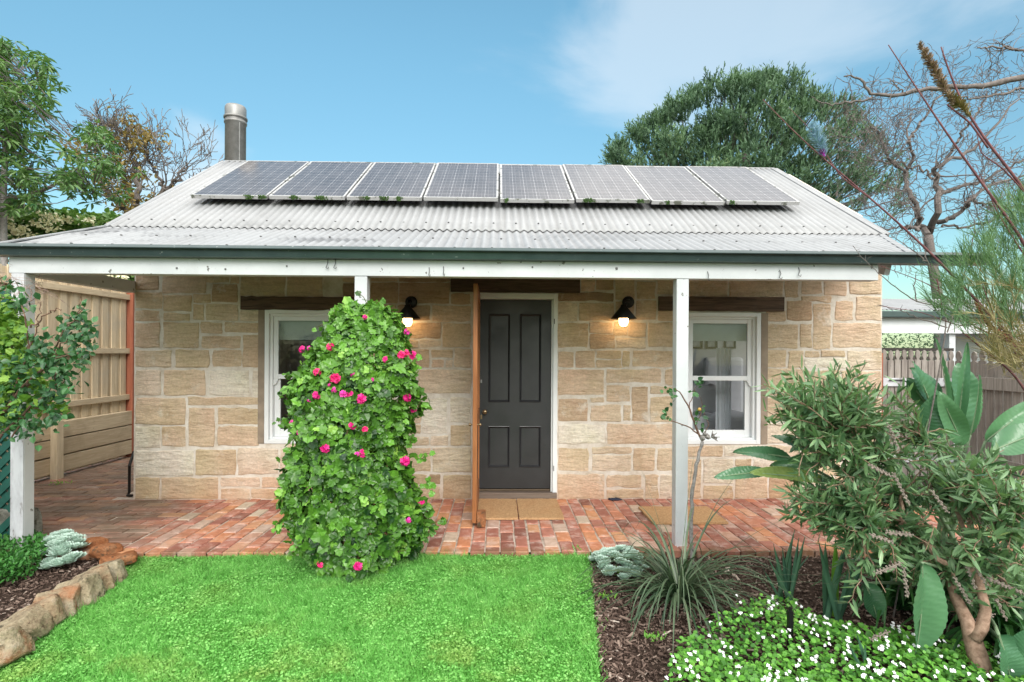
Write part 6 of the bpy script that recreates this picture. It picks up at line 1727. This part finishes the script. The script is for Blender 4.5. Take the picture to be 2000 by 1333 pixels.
# ------------------------------------------------------------------ big conifer behind the roof
M_PIN = leafmat('conifer_needle', (.020, .056, .036), (.18, .30, .16), .6, .14, yellow=(.35, .41, .22), ns=1.0)
def conifer():
    r_ = np.random.default_rng(141); Yd = 24.0
    b = at(1470, 688, Yd); b[2] = -.05; e = empty('conifer', tuple(b), 'large dome shaped dark green conifer behind the right half of the roof', 'tree')
    top = at(1450, 200, Yd)
    mesh('trunk', tube(spline([b, (b + top) / 2 + [.2, 0, 0], top], 10), np.linspace(.55, .10, 10), 12), M_BARK, e, smooth=True)
    # upper outline of the crown in the photograph, lower edge hidden by the roof
    sil = [(1190, 320), (1195, 270), (1240, 240), (1280, 200), (1330, 175), (1380, 145), (1440, 138), (1500, 132), (1545, 132), (1575, 170), (1600, 180), (1640, 170), (1660, 200), (1690, 240), (1720, 270), (1748, 300), (1745, 350), (1755, 400), (1720, 430), (1650, 430), (1550, 440), (1400, 440), (1200, 430), (1180, 360)]
    sil = [(x + (12 if x < 1400 else 0), y + 34 * min(1, max(0, (400 - y) / 150))) for x, y in sil]
    Q = sample_poly(sil, 430, r_)
    edge = []
    for (x0, y0), (x1, y1) in zip(sil[:18], sil[1:19]):
        for t in np.arange(0, 1, 12 / max(12, math.hypot(x1 - x0, y1 - y0))): edge.append((x0 + (x1 - x0) * t + r_.normal(0, 5), y0 + (y1 - y0) * t + r_.normal(6, 6)))
    Q = np.concatenate([Q, edge])
    cx, cy = 1450, 400
    br = []; FV, FD, FS, FT = [], [], [], []
    hub = at(1450, 420, Yd)
    for k, (x, y) in enumerate(Q):
        rr = min(1, math.hypot((x - cx) / 300, (y - cy) / 280)); dep = math.sqrt(max(0, 1 - rr * rr)) * 5.0
        yy = Yd - dep * r_.uniform(.2, 1.0) if r_.random() < .85 else Yd + dep * r_.uniform(0, .8)
        p = at(x, y, yy); right = x > 1600
        if k % 4 == 0: br += tube(spline([hub + (p - hub) * .3 + [0, 2.5, 0], hub + (p - hub) * .7 + [0, 1.2, -.4], p], 6), np.linspace(.07, .02, 6), 5, cap=False)
        out = p - (hub - [0, 0, 3.5]); out /= np.linalg.norm(out); ct = float(np.clip(r_.normal(.40, .17), 0, .9)); R_ = r_.uniform(.3, .6)
        for j in range(16 if not right else (9 if x < 1680 else 5)):
            u = r_.normal(0, 1, 3); u[2] = abs(u[2]); u /= np.linalg.norm(u)
            d = out * .55 + u * .75 + np.array([.5 if right else 0, -.1, .45]); d /= np.linalg.norm(d)
            L = r_.uniform(.35, .70); c = p + d * R_ * .3 + r_.normal(0, .10, 3); n = 15
            t = r_.random(n); rad = r_.normal(0, 1, (n, 3)); FV.append(c + d * L * t[:, None]); FD.append(d * 1.2 + rad * .5); FS.append(r_.uniform(.11, .21, n)); FT.append(np.clip(ct + .35 * (t - .5) + r_.normal(0, .08, n), 0, 1))
            if right and j % 2: br += tube([c - d * .1, c + d * L], [.018, .008], 3, cap=False)
    P = np.concatenate(FV); D = np.concatenate(FD); S = np.concatenate(FS); T = np.concatenate(FT)
    NV = np.array([[-.10, 0, 0], [.10, 0, 0], [.07, .8, 0], [-.07, .8, 0]]); NF = np.array([[0, 1, 2, 3]])
    mesh('crown', scatter_leaves(NV, NF, P, D, S, r_, None, 1., T), M_PIN, e)
    mesh('branch', br, M_BARK, e)
conifer()

# ------------------------------------------------------------------ left trees
M_EVG = leafmat('evergreen_leaf', (.035, .115, .045), (.20, .34, .11), .34, .25, yellow=(.42, .48, .20), ns=2, spec=.5)
def evergreen():
    r_ = np.random.default_rng(151); Yd = 8.2
    b = at(8, 688, Yd); b[2] = -.05; e = empty('evergreen_tree', tuple(b), 'leafy evergreen tree with drooping long leaves at the top left', 'tree')
    tr = tube(spline([b, at(10, 560, Yd), at(5, 400, Yd), at(12, 260, Yd), at(20, 200, Yd), at(38, 165, Yd)], 18), np.linspace(.055, .02, 18), 9)
    mesh('trunk', tr, barkmat('pale_grey_bark', (.22, .20, .19), (.42, .39, .38)), e, smooth=True)
    br = []; pts = []
    poly = [(-60, 60), (0, 78), (40, 105), (60, 110), (98, 118), (100, 165), (75, 200), (95, 225), (120, 250), (150, 265), (190, 245), (225, 275), (228, 310), (240, 340), (240, 370), (200, 388), (120, 392), (60, 398), (-60, 400), (-260, 420), (-330, 330), (-280, 180), (-160, 90)]
    cc = sample_poly(poly, 190, r_); Q = np.concatenate([cc[i] + r_.normal(0, 13, 2) for i in r_.integers(0, 190, 1150)]).reshape(-1, 2); Q = np.concatenate([Q, [(5, 82), (18, 90), (40, 105), (85, 112), (98, 130), (95, 150), (75, 125), (190, 248), (222, 285), (205, 260), (150, 270), (100, 225), (88, 200), (240, 370), (235, 385)]])
    A = [at(12, 260, Yd), at(5, 400, Yd), at(25, 190, Yd), at(60, 380, Yd), at(130, 340, Yd), at(170, 300, Yd), at(60, 300, Yd), at(70, 160, Yd), at(180, 380, Yd), at(-100, 330, Yd), at(-190, 250, Yd), at(-100, 200, Yd)]
    for a, c, r0 in ((0, 6, .03), (1, 3, .035), (3, 4, .028), (4, 5, .02), (2, 7, .02), (4, 8, .02), (1, 9, .03), (9, 10, .025), (0, 11, .025)): br += tube(spline([A[a], (A[a] + A[c]) / 2 + r_.normal(0, .05, 3), A[c]], 8), np.linspace(r0, r0 * .6, 8), 6)
    A = np.array(A); Ps, Ds, Ss, Ts = [], [], [], []
    for x, y in Q:
        p = at(x, y, Yd + r_.normal(0, .45)); i = np.argmin(np.linalg.norm(A - p, axis=1)); br += tube([A[i] + (p - A[i]) * .35, A[i] + (p - A[i]) * .7 + r_.normal(0, .04, 3), p], [.008, .006, .004], 3, cap=False)
        n = 13; a = np.arange(n) * 2.4 + r_.random() * 6; el = r_.uniform(-.9, .7, n)
        D = np.stack([np.cos(a) * np.cos(el), np.sin(a) * np.cos(el), np.sin(el)], 1)
        Ps.append(p + D * .03 + r_.normal(0, .02, (n, 3))); Ds.append(D + [0, 0, -.25]); Ss.append(r_.uniform(.085, .15, n)); Ts.append(np.clip(r_.normal(.45, .15) + r_.normal(0, .15, n), 0, 1))
    W = scatter_leaves(LEAFV, LEAFF, np.concatenate(Ps), np.concatenate(Ds), np.concatenate(Ss), r_, None, .4, np.concatenate(Ts), .70)
    mesh('crown', W, M_EVG, e); mesh('branch', br, M_BARK, e)
evergreen()
def rusty():
    r_ = np.random.default_rng(161); Yd = 12.0
    b = at(285, 688, Yd); b[2] = -.05; e = empty('rusty_tree', tuple(b), 'nearly bare tree with rusty leaves left of the metal flue', 'tree')
    tr = tube(spline([b, at(285, 560, Yd), at(275, 470, Yd)], 8), np.linspace(.16, .11, 8), 9); mesh('trunk', tr, M_BARK, e, smooth=True)
    br = []; tips = []; lv = []
    for pts, r0 in (([(275, 470), (270, 400), (250, 330), (225, 280), (205, 215)], .09), ([(275, 460), (300, 400), (330, 340), (360, 310), (385, 270)], .09), ([(270, 420), (220, 370), (180, 310), (160, 215)], .08), ([(285, 440), (340, 400), (380, 370), (415, 345)], .07), ([(265, 380), (270, 320), (265, 260), (240, 200)], .07), ([(300, 420), (370, 400), (410, 385), (440, 355)], .05), ([(230, 300), (215, 250), (200, 200), (195, 180)], .03), ([(330, 340), (310, 290), (290, 250)], .04)):
        P = spline([at(270 + (x - 270) * .86, 470 - (470 - y) * .74, Yd + r_.normal(0, .3)) for x, y in pts], 18); P[1:] += r_.normal(0, .03, P[1:].shape); R = np.linspace(r0, .015, 18); br += tube(P, R, 7, cap=False)
        for k in range(12):
            i = r_.integers(5, 18); d = P[min(17, i + 1)] - P[i - 1]; d /= np.linalg.norm(d)
            grow(r_, P[i], d + r_.normal(0, .55, 3) + [0, 0, .15], r_.uniform(.32, .60), R[i] * .42, 3, br, tips, 4, .22, .05, (2, 3), .6, .66, .5, .006, 4)
    mesh('branch', br, M_BARK, e)
    C = [(240, 240), (215, 265), (270, 265), (255, 290), (285, 275), (190, 280), (230, 320), (280, 420), (300, 400), (340, 410), (250, 400), (270, 440), (200, 350), (320, 400), (260, 350), (150, 290), (235, 380)]
    P = np.concatenate([np.array([at(r_.normal(x, 18), r_.normal(y, 12), Yd + r_.normal(0, .4)) for _ in range(150)]) for x, y in C]); n = len(P)
    mesh('crown', scatter_leaves(LEAFV, LEAFF, P, r_.normal(0, 1, (n, 3)), r_.uniform(.06, .12, n), r_, None, 1, None, 1.2), leafmat('rust_leaf', (.16, .11, .03), (.36, .26, .09), .6, .3, ns=2), e)
rusty()
M_SHR = leafmat('side_shrub_leaf', (.06, .17, .04), (.32, .48, .15), .38, .2, ns=4, spec=.5)
M_YEL = plain('yellow_blossom', (.95, .88, .62), .8, var=.12, scale=20)
def yellowshrub():
    r_ = np.random.default_rng(171)
    for (poly, Yd, n, fl, lab, bp) in (([(-60, 400), (40, 405), (130, 415), (235, 425), (260, 450), (210, 470), (60, 490), (-60, 490)], 9.6, 520, 30, 'tall shrub with creamy yellow blossom clusters beyond the left eave', (-20, 700)),
                                ([(130, 530), (200, 520), (262, 525), (262, 575), (130, 560)], 9.3, 180, 7, 'green shrub showing over the far end of the paling fence', (190, 700))):
        b = at(*bp, Yd); b[2] = -.05; e = empty('flowering_shrub', tuple(b), lab, 'shrub', 'shrubs behind the paling fence')
        Q = sample_poly(poly, n, r_); Ps, Ds, br = [], [], []
        for x, y in Q:
            p = at(x, y, Yd + r_.normal(0, .25)); m = 9; a = np.arange(m) * 2.4 + r_.random() * 6; el = r_.uniform(-.6, .8, m)
            D = np.stack([np.cos(a) * np.cos(el), np.sin(a) * np.cos(el), np.sin(el)], 1); Ps.append(p + r_.normal(0, .03, (m, 3))); Ds.append(D)
        P = np.concatenate(Ps); mesh('foliage', scatter_leaves(LEAFV, LEAFF, P, np.concatenate(Ds), r_.uniform(.09, .17, len(P)), r_, None, .4, None, 1.35), M_SHR, e)
        for k in range(10):
            q = at(*Q[k], Yd); br += tube(spline([b + r_.normal(0, .1, 3) * [1, 1, 0], (b + q) / 2 + r_.normal(0, .1, 3), q], 6), np.linspace(.03, .01, 6), 5)
        mesh('stem', br, M_BARK, e)
        C = sample_poly(poly, fl, r_); PP_ = []
        for x, y in C:
            c = at(x, y, Yd - .80); m = 34; PP_.append(c + r_.normal(0, 1, (m, 3)) * [.065, .05, .028])
        PP_ = np.concatenate(PP_); m = len(PP_)
        mesh('blossom', scatter_leaves(ROUNDV, ROUNDF, PP_, r_.normal(0, 1, (m, 3)), r_.uniform(.03, .05, m), r_, None, 1.), M_YEL, e)
yellowshrub()
# hedge glimpsed below the carport roof, and tree line far behind
M_HEDGE = leafmat('hedge_leaf', (.012, .05, .020), (.09, .19, .075), .5, .1, ns=2)
def hedge():
    r_ = np.random.default_rng(181)
    for (x0, x1, y, h, lab, n, sz) in ((6.5, 15.5, 13.2, 2.15, 'dark hedge glimpsed between carport fascia and picket gate', 14000, (.04, .09)), (-16, -7.2, 12.5, 3.6, 'leafy hedge behind the left neighbour fence', 5000, (.08, .16))):
        e = empty('hedge', ((x0 + x1) / 2, y, -.05), lab, 'hedge')
        P = np.stack([r_.uniform(x0, x1, n), y + r_.normal(0, .35, n), r_.random(n) ** .8 * h * (1 + .08 * np.sin(r_.random(n)))], 1); P[:, 2] *= 1 + .10 * np.sin(P[:, 0] * 2.1)
        mesh('foliage', scatter_leaves(LEAFV, LEAFF, P, r_.normal(0, 1, (n, 3)), r_.uniform(*sz, n), r_, None, 1, None, 1.0), M_HEDGE, e)
        st = []
        for k in range(12):
            x = r_.uniform(x0, x1); st += tube([(x, y, -.05), (x + r_.normal(0, .1), y, h * .8)], [.05, .02], 6)
        mesh('stem', st, M_BARK, e)
hedge()
